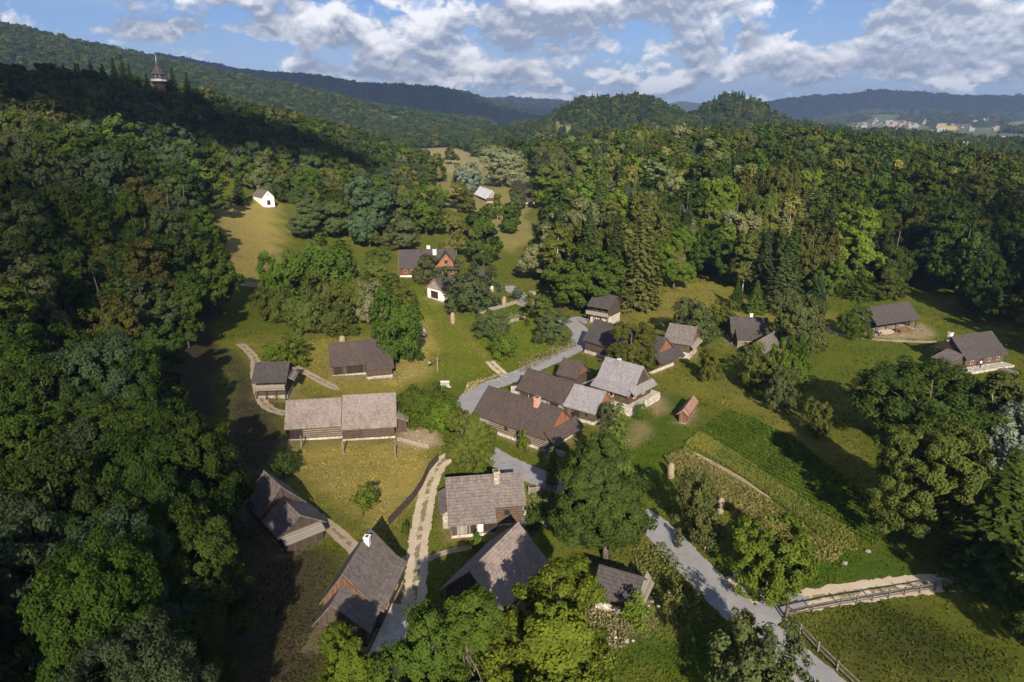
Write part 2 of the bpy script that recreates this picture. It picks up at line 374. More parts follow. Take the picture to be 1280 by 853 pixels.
bark('bark_grey', (.11, .09, .07)); bark('bark_brown', (.075, .05, .035)); bark('bark_white', (.42, .40, .36))
def leafmat(name, trans=.35):                     # colour = the tree's own tint x small differences between its sprays
    m = bpy.data.materials.new(name); m.use_nodes = True; t = NT(m.node_tree); t.n.clear()
    a = t.n.new('ShaderNodeAttribute'); a.attribute_type = 'INSTANCER'; a.attribute_name = 'tint'
    c = t.n.new('ShaderNodeAttribute'); c.attribute_type = 'GEOMETRY'; c.attribute_name = 'clump'
    k = c.outputs['Fac']
    col = t.vm('MULTIPLY', a.outputs['Color'], t.mix(k, (.70, .74, .78), (1.30, 1.24, 1.15)))
    d = t.n.new('ShaderNodeBsdfDiffuse'); t.put(d.inputs[0], col)
    tr = t.n.new('ShaderNodeBsdfTranslucent'); t.put(tr.inputs[0], t.vm('MULTIPLY', col, (1.1, 1.25, .55)))
    mx = t.n.new('ShaderNodeMixShader'); mx.inputs[0].default_value = trans; t.l.new(d.outputs[0], mx.inputs[1]); t.l.new(tr.outputs[0], mx.inputs[2])
    o = t.n.new('ShaderNodeOutputMaterial'); t.l.new(mx.outputs[0], o.inputs[0]); M[name] = m
leafmat('leaves_broad', .20); leafmat('needles', .12); leafmat('leaves_crop', .25)

# ------------------------------------------------------------------ ground regions (pixel outlines of the photograph, dropped onto the land)
REG = [  # (outline, colour, softness m, edge wobble m)
 ('dry', [(318,556),(520,552),(548,578),(520,625),(480,672),(430,650),(395,610),(340,590)], (.245,.200,.057), 3, 1.5),
 ('dry', [(262,262),(275,250),(346,254),(352,300),(352,352),(262,352)], (.252,.206,.064), 6, 3),
 ('dry', [(300,432),(400,424),(500,420),(545,380),(560,400),(555,440),(530,470),(500,500),(380,500),(330,470)], (0.176,0.154,0.033), 5, 3),
 ('dry', [(505,400),(545,395),(535,450),(520,475),(490,480)], (0.247,0.206,0.071), 3, 2),
 ('green', [(520,360),(560,400),(640,455),(600,475),(560,475),(545,420),(515,380)], (0.108,0.129,0.013), 4, 2),
 ('green', [(620,390),(700,400),(690,440),(640,455),(590,430),(560,395)], (0.097,0.125,0.012), 4, 2),
 ('dry', [(780,375),(900,345),(930,380),(990,395),(1030,395),(1020,420),(900,395),(800,410)], (0.157,0.142,0.032), 5, 4),
 ('dry', [(905,465),(960,500),(1040,540),(1100,590),(1000,570),(940,530),(890,480)], (0.123,0.118,0.025), 4, 3),
 ('dry', [(820,470),(850,462),(900,480),(930,520),(880,500),(800,560),(780,545),(805,510)], (0.116,0.115,0.019), 4, 2.5),
 ('green', [(830,490),(880,500),(870,545),(840,580),(826,620),(775,600),(775,540)], (0.054,0.083,0.007), 4, 2),
 ('green', [(1010,420),(1100,425),(1150,440),(1100,475),(1010,480)], (0.072,0.093,0.010), 5, 3),
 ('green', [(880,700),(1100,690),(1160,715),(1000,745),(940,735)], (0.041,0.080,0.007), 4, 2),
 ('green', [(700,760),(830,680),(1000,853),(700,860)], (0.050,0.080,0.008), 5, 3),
 ('dry', [(805,690),(835,730),(830,775),(775,800),(740,800),(730,760),(790,745)], (0.162,0.144,0.046), 3, 2),
 ('dry', [(1000,785),(1160,755),(1240,853),(1070,860)], (0.042,0.050,0.009), 6, 3),  # corner grass darkened: edge dimming painted into the colour
 ('dirt', [(798,528),(812,530),(808,548),(792,556),(785,550)], (.185,.160,.07), 2.2, 1.6),
 ('dirt', [(812,500),(835,492),(832,512),(818,520)], (.19,.155,.085), 1.8, 1.2),
 ('dirt', [(796,765),(812,755),(818,770),(800,780)], (.22,.18,.10), 1.8, 1.4),
 ('dirt', [(1088,408),(1150,403),(1168,420),(1120,427),(1075,420)], (.26,.215,.13), 2, 1),
 ('dry', [(564,398),(570,398),(592,424),(614,446),(637,472),(629,475),(602,448),(580,428)], (0.142,0.134,0.027), 1.2, .6),
 ('dirt', [(500,538),(545,535),(552,556),(520,560),(498,553)], (.32,.26,.175), 1.5, .8),
 ('shaded_floor', [(286,440),(320,470),(345,510),(352,560),(330,600),(350,690),(420,690),(430,760),(400,900),(250,900)], (.052,.045,.024), 3, 1.5),  # bare strip under the wood, its shade painted into the colour
]
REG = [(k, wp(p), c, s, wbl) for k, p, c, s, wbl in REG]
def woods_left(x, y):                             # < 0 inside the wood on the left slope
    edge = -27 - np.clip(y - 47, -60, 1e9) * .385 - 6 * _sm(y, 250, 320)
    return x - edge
def ground_cols(X, Y):
    n = X.size; col = np.tile(np.array((.082, .100, .011)), (n, 1))
    r = np.hypot(X, Y)
    # rough meadows in the distance, woods elsewhere
    f = _sm(wob(X, Y, 9.0), -.2, .8)[:, None]; col = col * (1 - f * .35) + np.array((.15, .125, .036)) * f * .35
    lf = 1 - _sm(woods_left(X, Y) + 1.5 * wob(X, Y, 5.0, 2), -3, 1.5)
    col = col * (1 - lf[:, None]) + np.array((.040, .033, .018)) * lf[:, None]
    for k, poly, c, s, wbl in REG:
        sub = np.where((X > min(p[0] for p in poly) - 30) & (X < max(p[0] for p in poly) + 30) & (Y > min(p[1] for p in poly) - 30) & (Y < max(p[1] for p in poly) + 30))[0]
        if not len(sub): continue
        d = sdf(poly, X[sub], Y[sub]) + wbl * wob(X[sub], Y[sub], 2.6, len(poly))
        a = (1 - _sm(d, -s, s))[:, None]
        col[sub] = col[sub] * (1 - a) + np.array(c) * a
    return col
# ------------------------------------------------------------------ ground sheet
def land_material():
    t = mat('land', .95); a = t.n.new('ShaderNodeAttribute'); a.attribute_name = 'ground'
    pos = t.n.new('ShaderNodeNewGeometry').outputs['Position']
    n1 = t.noise(pos, .09, 4, .6); n2 = t.noise(pos, .55, 5, .65); n3 = t.noise(pos, 3.5, 4, .7); n4 = t.noise(pos, .022, 4, .55)
    c = a.outputs['Color']
    c = t.mix(t.mul(t.ramp(n1, .40, .64), .55), c, t.vm('MULTIPLY', c, (1.32, 1.20, 1.0)))
    c = t.mix(t.mul(t.ramp(n2, .48, .72), .60), c, t.vm('MULTIPLY', c, (.60, .72, .60)))
    c = t.mix(t.ramp(n3, .35, .70, 0, .75), t.vm('MULTIPLY', c, (.78, .80, .8)), t.vm('MULTIPLY', c, (1.45, 1.40, 1.35)))
    c = t.mix(t.mul(t.ramp(t.noise(pos, .9, 6, .75), .66, .76), .22), c, (.19, .15, .07))
    t.put(t.b.inputs['Base Color'], c); t.b.inputs['Specular IOR Level'].default_value = .1
    bump(t, t.add(t.mul(n3, .6), n2), .25, .7)
land_material()
NA, NR = 620, 470
_az = np.radians(np.linspace(-85, 85, NA)); _r = np.concatenate([[.5, 8, 16], np.exp(np.linspace(math.log(24), math.log(13500), NR - 3))])
_RR, _AA = np.meshgrid(_r, _az, indexing='ij'); GX = (_RR * np.sin(_AA)).ravel(); GY = (_RR * np.cos(_AA)).ravel(); GZ = T(GX, GY)
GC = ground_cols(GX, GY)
FIELDS = [  # pale fields and clearings among the far woods: pixel outlines, colour
 ([(520,186),(565,184),(600,196),(640,208),(640,225),(560,222),(535,204)], (.26,.22,.10)),
 ([(560,216),(655,214),(660,262),(668,290),(640,318),(612,300),(600,272),(560,262),(540,240)], (.19,.17,.06)),
 ([(640,190),(672,186),(690,200),(660,215),(640,210)], (.17,.17,.06)),
 ([(600,157),(640,154),(660,159),(620,163)], (.22,.20,.08)),
 ([(740,149),(768,147),(774,152),(750,154)], (.16,.16,.06)),
 ([(836,143),(870,143),(866,148),(838,148)], (.24,.22,.09)),
 ([(1225,160),(1330,150),(1330,160),(1250,166)], (.13,.14,.06)), ([(1180,164),(1222,158),(1226,164),(1190,170)], (.16,.15,.07)),
 ([(1225,178),(1330,168),(1330,176),(1236,186)], (.15,.16,.05)),
 ([(1050,157),(1140,153),(1215,155),(1300,172),(1250,180),(1160,176),(1080,171)], (.10,.115,.05)), ([(660,160),(700,157),(735,160),(700,166)], (.20,.19,.07)), ([(560,166),(610,163),(640,168),(600,174),(560,173)], (.22,.20,.08)), ([(470,150),(510,147),(520,151),(480,154)], (.16,.17,.07)), ([(640,176),(690,170),(730,172),(690,182)], (.16,.16,.055)), ([(1245,218),(1330,216),(1330,226),(1250,226)], (.20,.17,.08)), ([(1190,225),(1240,222),(1240,232),(1196,234)], (.18,.15,.08)),
]
FIELDS = [(wp(p), c) for p, c in FIELDS]
_rg = np.hypot(GX, GY)
_ff = _sm(_rg, 430, 520)[:, None]; _fw = (_sm(np.arctan2(GX, GY), .18, .24) * _sm(wob(GX, GY, 210.0, 5), .25, .4) * _sm(_rg, 1400, 1600) * (1 - _sm(_rg, 5000, 5400)))[:, None]; GC = GC * (1 - _ff) + (np.array((.034, .046, .016)) * (1 - _fw) + np.array((.10, .115, .04)) * _fw) * _ff
for poly, c in FIELDS:
    d = sdf(poly, GX, GY) + 3 * wob(GX, GY, 14.0); s = np.maximum(2.0, _rg * .006); a = (1 - _sm(d, -s, s))[:, None]; GC = GC * (1 - a) + np.array(c) * a
_i = np.arange(NR * NA).reshape(NR, NA)
GF = np.stack([_i[:-1, :-1], _i[:-1, 1:], _i[1:, 1:], _i[1:, :-1]], -1).reshape(-1, 4)[:, ::-1]
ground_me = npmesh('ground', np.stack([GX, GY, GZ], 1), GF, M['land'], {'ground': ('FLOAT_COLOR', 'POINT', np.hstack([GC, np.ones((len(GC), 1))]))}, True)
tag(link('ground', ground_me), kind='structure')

# ------------------------------------------------------------------ roads and paths
def road_material(name, col, dark, spots, rut=None):
    t = mat(name, .9); pos = t.n.new('ShaderNodeNewGeometry').outputs['Position']
    n = t.noise(pos, .35, 5, .65); f = t.noise(pos, 4.0, 4, .7); a = t.n.new('ShaderNodeAttribute'); a.attribute_name = 'across'; u = t.m('ABSOLUTE', a.outputs['Fac'])
    c = t.mix(t.ramp(n, .38, .68), dark, col); c = t.mix(t.ramp(f, .35, .7, 0, .5), c, spots)
    if rut:                                       # worn wheel tracks with grass between them
        g = t.mul(t.m('LESS_THAN', t.add(u, t.mul(t.m('SUBTRACT', t.noise(pos, 1.2, 4), .5), .6)), .22), t.ramp(t.noise(pos, .8, 4), .42, .52))
        c = t.mix(t.mul(g, .8), c, rut)
    else:
        e = t.ramp(t.add(u, t.mul(t.m('SUBTRACT', t.noise(pos, .9, 4), .5), .35)), .80, .98)
        c = t.mix(t.mul(e, .7), c, (.24, .20, .13))
        c = t.mix(t.mul(t.m('LESS_THAN', u, .35), t.ramp(t.noise(pos, .5, 6, .7), .60, .68, 0, .55)), c, tuple(k * .55 for k in dark))
    t.put(t.b.inputs['Base Color'], c); bump(t, f, .02)
    t.put(t.b.inputs['Alpha'], t.m('LESS_THAN', t.add(u, t.mul(t.m('SUBTRACT', t.noise(pos, .8, 5, .6), .5), .8 if rut else .42)), .86))
road_material('asphalt', (.27, .262, .268), (.215, .21, .218), (.31, .302, .305))
road_material('gravel', (.52, .42, .31), (.42, .335, .24), (.58, .48, .37), (.125, .125, .04))
road_material('dirt', (.37, .285, .20), (.27, .205, .14), (.42, .34, .25), (.14, .12, .045))
def spline(pts, n=14):
    out = []; m = len(pts)
    for i in range(m - 1):
        p0, p1, p2, p3 = (Vector(pts[max(0, min(m - 1, i + k))]) for k in (-1, 0, 1, 2))
        for k in range(n):
            t_ = k / n; out.append(.5 * ((2 * p1) + (p2 - p0) * t_ + (2 * p0 - 5 * p1 + 4 * p2 - p3) * t_ ** 2 + (3 * p1 - p0 - 3 * p2 + p3) * t_ ** 3))
    out.append(Vector(pts[-1])); return out
ROADS = []
def road(name, px, width, m, dz, seed=0, taper=False):
    pts = spline([tuple(G(*p)[:2]) for p in px]); rng = random.Random(seed); V = []; A = []; n = len(pts)
    ROADS.append(([tuple(p) for p in pts], width))
    us = [-1, -.6, -.2, .2, .6, 1]
    for i, p in enumerate(pts):
        d = (pts[min(i + 1, n - 1)] - pts[max(i - 1, 0)]); d = Vector((d[0], d[1])).normalized(); q = Vector((-d[1], d[0]))
        wl, wr = (width / 2 * (1.12 + rng.uniform(-.01, .01)) for _ in '12')
        if taper: k = min(1, (n - 1 - i) / 10 + .15); wl *= k; wr *= k
        for u in us:
            s = u * (wl if u < 0 else wr); V.append((p[0] + q[0] * s, p[1] + q[1] * s)); A.append(u)
    V = np.array(V); Z = T(V[:, 0], V[:, 1]) + dz; k = len(us)
    F = [(i * k + j, i * k + j + 1, (i + 1) * k + j + 1, (i + 1) * k + j) for i in range(n - 1) for j in range(k - 1)]
    me = npmesh(name, np.column_stack([V, Z]), F, M[m], {'across': ('FLOAT', 'POINT', A)}, True)
    return tag(link(name, me), kind='structure')
road('road', [(634,358),(645,366),(660,377),(694,396),(714,404),(726,416),(722,432),(705,443),(672,458),(634,475),(604,486),(590,496),(582,512),(584,535),(592,553),(618,572),(655,590),(700,607),(745,620),(790,640),(824,664),(862,704),(906,748),(948,786),(990,822),(1040,866),(1090,920)], 4.5, 'asphalt', .075)
road('track', [(906,728),(940,746),(982,753),(1030,747),(1090,738),(1150,731),(1200,727),(1260,716),(1330,700)], 3.4, 'gravel', .060, 1)
road('track', [(592,556),(572,566),(552,578),(538,603),(530,640),(523,680),(521,715),(517,750),(508,800),(470,870)], 2.6, 'gravel', .058, 2)
road('path', [(524,694),(508,700),(490,712)], 1.6, 'dirt', .045, 3)
road('path', [(528,702),(560,690),(600,683)], 1.0, 'dirt', .044, 4, True)
road('path', [(372,628),(400,650),(428,672),(455,700)], 2.0, 'dirt', .046, 5)
road('path', [(300,430),(318,448),(320,470),(330,505),(358,518)], 2.0, 'dirt', .048, 6)
road('path', [(364,457),(385,468),(408,480),(424,488)], 2.0, 'dirt', .047, 7, True)
road('path', [(272,357),(290,354),(328,357)], 4.0, 'dirt', .047, 8)
road('path', [(1028,410),(1050,418),(1085,424),(1130,427),(1172,428)], 1.6, 'dirt', .047, 9)
road('road', [(930,790),(952,775),(965,762),(985,753),(1010,750)], 3.2, 'asphalt', .068, 21, True)
road('path', [(637,474),(622,462),(612,452)], 2.2, 'gravel', .049, 11)
road('path', [(714,404),(722,398),(737,404)], 3.0, 'asphalt', .052, 12)
road('path', [(866,566),(905,587),(940,607),(964,624)], .85, 'dirt', .045, 13, True)
road('path', [(640,380),(610,386),(600,392)], 1.6, 'gravel', .046, 14)
def near_road(x, y, pad=1.0):
    for pts, wd in ROADS:
        for px, py in pts[::3]:
            if (px - x) ** 2 + (py - y) ** 2 < (wd / 2 + pad) ** 2: return True
    return False

# ------------------------------------------------------------------ timber houses
FOOT = []                                         # footprints kept clear of trees and tufts
LAND = []                                         # landmarks the tree labels name: (phrase, x, y in world)
class House: pass
def house(name, label, R1, R2, zr, secs, roof='roof_brown', wall='logs_dark', gable='boards_brown', base=.35, bmat='stone_grey', oh=.45, group=None, cat='house', mark=None, verge=None, rb=.06):
    mid = G((R1[0] + R2[0]) / 2, (R1[1] + R2[1]) / 2, zr); z0 = T1(mid.x, mid.y); a = P(*R1, z0 + zr); b = P(*R2, z0 + zr); mid = (a + b) / 2
    L = (b - a).length; rz = math.atan2(b.y - a.y, b.x - a.x)
    root = empty(name, (mid.x, mid.y, z0), rz); tag(root, label, cat, group)
    h = House(); h.root = root; h.L = L; h.secs = []; h.zr = zr; h.base = base
    for s in secs:
        t0, t1, szr, wf, ef, wb, eb = s[:7]; op = s[7] if len(s) > 7 else {}
        x0, x1 = -L / 2 + t0 * L, -L / 2 + t1 * L
        prof = [(-wf, ef)] + ([op['bf']] if 'bf' in op else []) + [(0, szr)] + ([op['bb']] if 'bb' in op else []) + [(wb, eb)]
        th = .2; poly = [(x0, y, z) for y, z in prof] + [(x0, y, z - th) for y, z in reversed(prof)]
        r = MB().extr(poly, (x1 - x0, 0, 0)).build('roof', M[op.get('roof', roof)], root)
        MB().extr([(x0 - .03, -.14, szr - .05), (x0 - .03, 0, szr + .07), (x0 - .03, .14, szr - .05)], (x1 - x0 + .06, 0, 0)).build('ridge_cap', M[op.get('roof', roof)], r)
        if verge:
            vb = MB()
            for xx in (x0 - .05, x1 + .002):
                for (y0_, z0_), (y1_, z1_) in zip(prof[:-1], prof[1:]): vb.extr([(xx, y0_, z0_ + .02), (xx, y1_, z1_ + .02), (xx, y1_, z1_ - .28), (xx, y0_, z0_ - .28)], (.05, 0, 0))
            vb.build('barge_board', M[verge], r)
        yv = [p[0] for p in prof]; zv = [p[1] for p in prof]
        fz = lambda y: float(np.interp(y, yv, zv)) - th - .02
        il, ir = op.get('il', oh), op.get('ir', oh); inf = op.get('inf', .5); inb = op.get('inb', .5)
        wx0, wx1, wy0, wy1 = x0 + il, x1 - ir, -wf + inf, wb - inb
        zw = min(fz(wy0), fz(wy1))
        wm = op.get('wall', wall); gm = op.get('gable', gable)
        hb = op.get('base', base)
        if not op.get('open'):
            MB().box(wx0, wx1, wy0, wy1, hb, zw).build('wall', M[wm], root)
        else:                                     # open front: back and end walls, posts
            mb = MB().box(wx0, wx1, wy1 - .2, wy1, hb, fz(wy1) - .05).box(wx0, wx0 + .2, wy0 + op['open'], wy1 - .21, hb, zw).box(wx1 - .2, wx1, wy0 + op['open'], wy1 - .21, hb, zw); mb.build('wall', M[wm], root)
            for k in range(5):
                xx = wx0 + .12 + (wx1 - wx0 - .24) * k / 4; MB().box(xx - .1, xx + .1, wy0, wy0 + .2, hb, fz(wy0 + .1)).build('post', M['wood_dark'], root)
        for xx, sg, k in ((wx0, -1, 'l'), (wx1, 1, 'r')):
            if k in op.get('nog', ''): continue
            g = [(xx, wy0 + .02, zw + .004)] + [(xx, y, fz(y)) for y in sorted({wy0 + .02, 0.0, wy1 - .02} | {q for q in yv if wy0 < q < wy1})] + [(xx, wy1 - .02, zw + .004)]
            MB().extr([(p[0] + (.02 if sg > 0 else -.14), p[1], p[2]) for p in g], (.12, 0, 0)).build('gable', M[op.get('g' + k, gm)], root)
        if hb > .05: MB().box(wx0 - rb, wx1 + rb, wy0 - rb, wy1 + rb, -.8, hb).build('foundation', M[op.get('bmat', bmat)], root)
        q = House(); q.x0, q.x1, q.y0, q.y1, q.zw, q.fz, q.roof, q.hb, q.wf, q.wb, q.ef, q.eb, q.rx0, q.rx1 = wx0, wx1, wy0, wy1, zw, fz, r, hb, wf, wb, ef, eb, x0, x1
        h.secs.append(q)
    c, s_ = math.cos(rz), math.sin(rz); q0, q1 = min(q.rx0 for q in h.secs), max(q.rx1 for q in h.secs); wF = max(q.wf for q in h.secs); wB = max(q.wb for q in h.secs)
    FOOT.append([(mid.x + c * x - s_ * y, mid.y + s_ * x + c * y) for x, y in ((q0 - .5, -wF - .3), (q1 + .5, -wF - .3), (q1 + .5, wB + .3), (q0 - .5, wB + .3))])
    LAND.append((mark or ('the ' + label), mid.x, mid.y))
    return h
def chimney(h, u, y, wd, top, m, sec=None):
    x = -h.L / 2 + u * h.L; q = next((q for q in h.secs if q.rx0 <= x <= q.rx1), h.secs[0]) if sec is None else h.secs[sec]
    zb = q.fz(y) - .5; ch = MB().box(x - wd / 2, x + wd / 2, y - wd * .45, y + wd * .45, zb, top).build('chimney', M[m], q.roof)
    MB().box(x - wd / 2 - .08, x + wd / 2 + .08, y - wd * .45 - .08, y + wd * .45 + .08, top + .002, top + .14).build('chimney_cap', M[m], ch)
    MB().box(x - wd / 2 + .12, x + wd / 2 - .12, y - wd * .45 + .12, y + wd * .45 - .12, top + .141, top + .16).build('flue', M['boards_black'], ch)
def hole(h, side, u, z, wd, ht, sec=0, frame='window_yellow', pane='glass_dark', name='window'):
    q = h.secs[sec]; fb = MB(); pb = MB(); t_ = .13
    def bx(mb, a0, a1, z0, z1, d0, d1):
        if side == 'f': mb.box(a0, a1, q.y0 - d1, q.y0 - d0, z0, z1)
        elif side == 'b': mb.box(a0, a1, q.y1 + d0, q.y1 + d1, z0, z1)
        elif side == 'r': mb.box(q.x1 + d0, q.x1 + d1, a0, a1, z0, z1)
        else: mb.box(q.x0 - d1, q.x0 - d0, a0, a1, z0, z1)
    c = (q.x0 + u * (q.x1 - q.x0)) if side in 'fb' else (q.y0 + u * (q.y1 - q.y0))
    dd = .03 if name != 'gable_window' else .16
    for a0, a1, z0, z1 in ((c - wd / 2, c - wd / 2 + t_, z, z + ht), (c + wd / 2 - t_, c + wd / 2, z, z + ht), (c - wd / 2 + t_, c + wd / 2 - t_, z, z + t_), (c - wd / 2 + t_, c + wd / 2 - t_, z + ht - t_, z + ht)): bx(fb, a0, a1, z0, z1, -.02, dd + .06)
    bx(pb, c - wd / 2 + t_, c + wd / 2 - t_, z + t_, z + ht - t_, -.01, dd)
    f = fb.build(name.replace('gable_', ''), M[frame], h.root); pb.build('leaf' if 'door' in name else 'pane', M[pane], f); return f
def door(h, side, u, wd, ht, sec=0, frame='wood_dark', leaf='boards_brown'):
    return hole(h, side, u, h.secs[sec].hb, wd, ht, sec, frame, leaf, 'door')
def skirt(h, side, sec, z1, out, z2, m, inset=0):
    q = h.secs[sec]; x = q.x1 + .15 if side == 'r' else q.x0 - .15; s = 1 if side == 'r' else -1
    MB().extr([(x, -q.wf + inset, z1), (x + s * out, -q.wf + inset - .1, z2), (x + s * out, -q.wf + inset - .1, z2 - .15), (x, -q.wf + inset, z1 - .15)], (0, q.wf + q.wb - 2 * inset + .1, 0)).build('gable_roof', M[m], h.root)
def leanto(h, side, sec, a0, a1, out, z1, z2, m, wall='boards_dark', name='lean_to'):
    q = h.secs[sec]; mb = MB()
    if side in 'lr':
        x = q.x1 + .16 if side == 'r' else q.x0 - .16; s = 1 if side == 'r' else -1
        poly = [(x, a0, z1), (x + s * out, a0, z2), (x + s * out, a0, z2 - .14), (x, a0, z1 - .14)]; r = mb.extr(poly, (0, a1 - a0, 0)).build(name + '_roof', M[m], h.root)
        if wall: MB().extr([(x + s * .01, a0 + .2, -.5), (x + s * (out - .35), a0 + .2, -.5), (x + s * (out - .35), a0 + .2, z2 - .10), (x + s * .01, a0 + .2, z1 - .2)], (0, a1 - a0 - .4, 0)).build(name, M[wall], h.root)
    else:
        y = q.y0 - .1 if side == 'f' else q.y1 + .1; s = -1 if side == 'f' else 1
        poly = [(a0, y, z1), (a0, y + s * out, z2), (a0, y + s * out, z2 - .14), (a0, y, z1 - .14)]; mb.extr(poly, (a1 - a0, 0, 0)).build(name + '_roof', M[m], h.root)
        if wall: MB().extr([(a0 + .2, y + s * .01, -.5), (a0 + .2, y + s * (out - .35), -.5), (a0 + .2, y + s * (out - .35), z2 - .10), (a0 + .2, y + s * .01, z1 - .2)], (a1 - a0 - .4, 0, 0)).build(name, M[wall], h.root)

def wing(h, u, hw, zr, ze, out, rm, wm, gm):     # cross wing whose gable faces the front
    q = h.secs[0]; xc = q.rx0 + u * (q.rx1 - q.rx0); y0 = -q.wf - out; th = .2
    prof = [(xc - hw, ze), (xc, zr), (xc + hw, ze)]
    MB().extr([(x, y0, z + .02) for x, z in prof] + [(x, y0, z - th) for x, z in reversed(prof)], (0, -y0 + .6, 0)).build('roof', M[rm], h.root)
    w0, w1, f = xc - hw + .5, xc + hw - .5, lambda x: zr - (zr - ze) * abs(x - xc) / hw - th - .03
    zw = f(w0); MB().box(w0, w1, y0 + .5, q.y0 - .01, h.base, zw).build('wall', M[wm], h.root); MB().box(w0 - .05, w1 + .05, y0 + .45, q.y0 - .01, -.8, h.base - .003).build('foundation', M['plaster'], h.root)
    MB().extr([(w0 + .02, y0 + .48, zw + .004), (xc, y0 + .48, f(xc)), (w1 - .02, y0 + .48, zw + .004)], (0, .12, 0)).build('gable', M[gm], h.root)
    vb = MB()
    for (a0, z0_), (a1, z1_) in zip(prof[:-1], prof[1:]): vb.extr([(a0, y0 - .06, z0_ + .03), (a1, y0 - .06, z1_ + .03), (a1, y0 - .06, z1_ - .28), (a0, y0 - .06, z0_ - .28)], (0, .055, 0))
    vb.build('barge_board', M['trim_orange'], h.root)
    MB().extr([(xc - hw + .2, y0 + .47, zw + .35), (xc - hw + .2, y0 - .9, zw - .35), (xc - hw + .2, y0 - .9, zw - .48), (xc - hw + .2, y0 + .47, zw + .2)], (2 * hw - .4, 0, 0)).build('gable_roof', M[rm], h.root)
    for x, z, m_ in ((xc, zw + 1.2, 'wood_dark'), (xc - 1.6, 1.4, 'wood_pale'), (xc + 1.6, 1.4, 'wood_pale')):
        fr = MB().box(x - .5, x - .37, y0 + .38, y0 + .47, z, z + 1.1).box(x + .37, x + .5, y0 + .38, y0 + .47, z, z + 1.1).box(x - .369, x + .369, y0 + .38, y0 + .47, z, z + .13).box(x - .369, x + .369, y0 + .38, y0 + .47, z + .97, z + 1.1).build('window', M[m_], h.root)
        MB().box(x - .368, x + .368, y0 + .42, y0 + .46, z + .131, z + .969).build('pane', M['glass_dark'], fr)
# long shingled barn at the dry meadow
h = house('barn', 'long log barn with a weathered pale shingle roof, half of it lower', (357,498.5), (495,491), 6.2,
  [(0, .51, 5.85, 3.8, 2.5, 3.6, 2.5, {'ir': 0, 'nog': 'r', 'roof': 'roof_weathered'}), (.51, 1.0, 6.2, 4.9, 2.3, 4.4, 2.6, {'il': 0, 'wall': 'logs_brown'})], 'roof_weathered', 'logs_pale', 'boards_dark', .3, 'stone_pale', mark='the long pale-roofed barn')
hole(h, 'f', .12, .35, 2.6, 1.7, 0, 'wood_dark', 'boards_black', 'door'); hole(h, 'f', .2, .4, 3.2, 1.7, 1, 'wood_dark', 'logs_dark', 'door')
leanto(h, 'r', 1, -2.6, 3.2, 2.2, 3.0, 2.0, 'planks_grey')
# brown barn above it
h = house('barn', 'brown roofed plank barn with an open dark bay and a stepped log front', (410,429), (487,423), 5.6,
  [(0, .56, 5.6, 5.4, 2.3, 4.6, 2.3, {'ir': 0, 'nog': 'r'}), (.56, 1.0, 5.75, 8.0, 1.9, 4.6, 2.4, {'il': 0, 'wall': 'logs_brown', 'nog': 'l'})], 'roof_brown', 'boards_dark', 'boards_dark', .25, 'stone_grey', mark='the brown plank barn')
hole(h, 'f', .18, .3, 1.9, 1.7, 0, 'wood_dark', 'boards_black', 'door'); hole(h, 'f', .68, .3, 3.4, 1.75, 0, 'wood_dark', 'boards_black', 'door')  # wide open bay: a black panel stands for the dark inside
hole(h, 'f', .25, .3, 2.2, 1.3, 1, 'wood_dark', 'logs_dark', 'door'); hole(h, 'f', .74, .3, 2.2, 1.3, 1, 'wood_dark', 'logs_dark', 'door')
# small galleried granary, left
h = house('granary', 'small two storey log granary with a grey plank balcony', (330,453), (361,452), 6.0, [(-.35, 1.05, 6.0, 4.2, 3.6, 3.6, 3.8, {'inf': 1.3})], 'roof_dark', 'logs_dark', 'boards_dark', .5, 'stone_grey', mark='the balconied granary')
q = h.secs[0]
bb = MB().box(q.x0, q.x1, q.y0 - 1.1, q.y0 - .03, 2.0, 2.15); bb.build('balcony', M['planks_grey'], h.root); MB().box(q.x0 + .02, q.x1 - .02, q.y0 - 1.16, q.y0 - 1.101, 1.9, 3.0).build('balcony_rail', M['planks_grey'], h.root)
for k in range(4): xx = q.x0 + .1 + (q.x1 - q.x0 - .2) * k / 3; MB().box(xx - .08, xx + .08, q.y0 - 1.09, q.y0 - .93, -.3, 1.99).build('post', M['wood_dark'], h.root)
hole(h, 'f', .55, 2.2, .9, 1.1, 0, 'wood_dark', 'boards_brown', 'door'); leanto(h, 'r', 0, -2.6, 1.8, 1.3, 4.0, 3.2, 'planks_grey', None)
# shaded hut under the wood
h = house('hut', 'dark shingled log hut standing in the shade below the wood', (330,588), (366,622), 5.8, [(0, .60, 5.8, 3.1, 2.3, 3.1, 2.3, {'ir': .3}), (.60, 1.2, 4.2, 3.0, 2.0, 3.1, 2.0, {'il': .0})], 'roof_grey', 'logs_dark', 'boards_dark', .3, mark='the shaded hut')
leanto(h, 'r', 1, -2.6, 2.6, 1.2, 2.2, 1.5, 'planks_grey', 'boards_dark')
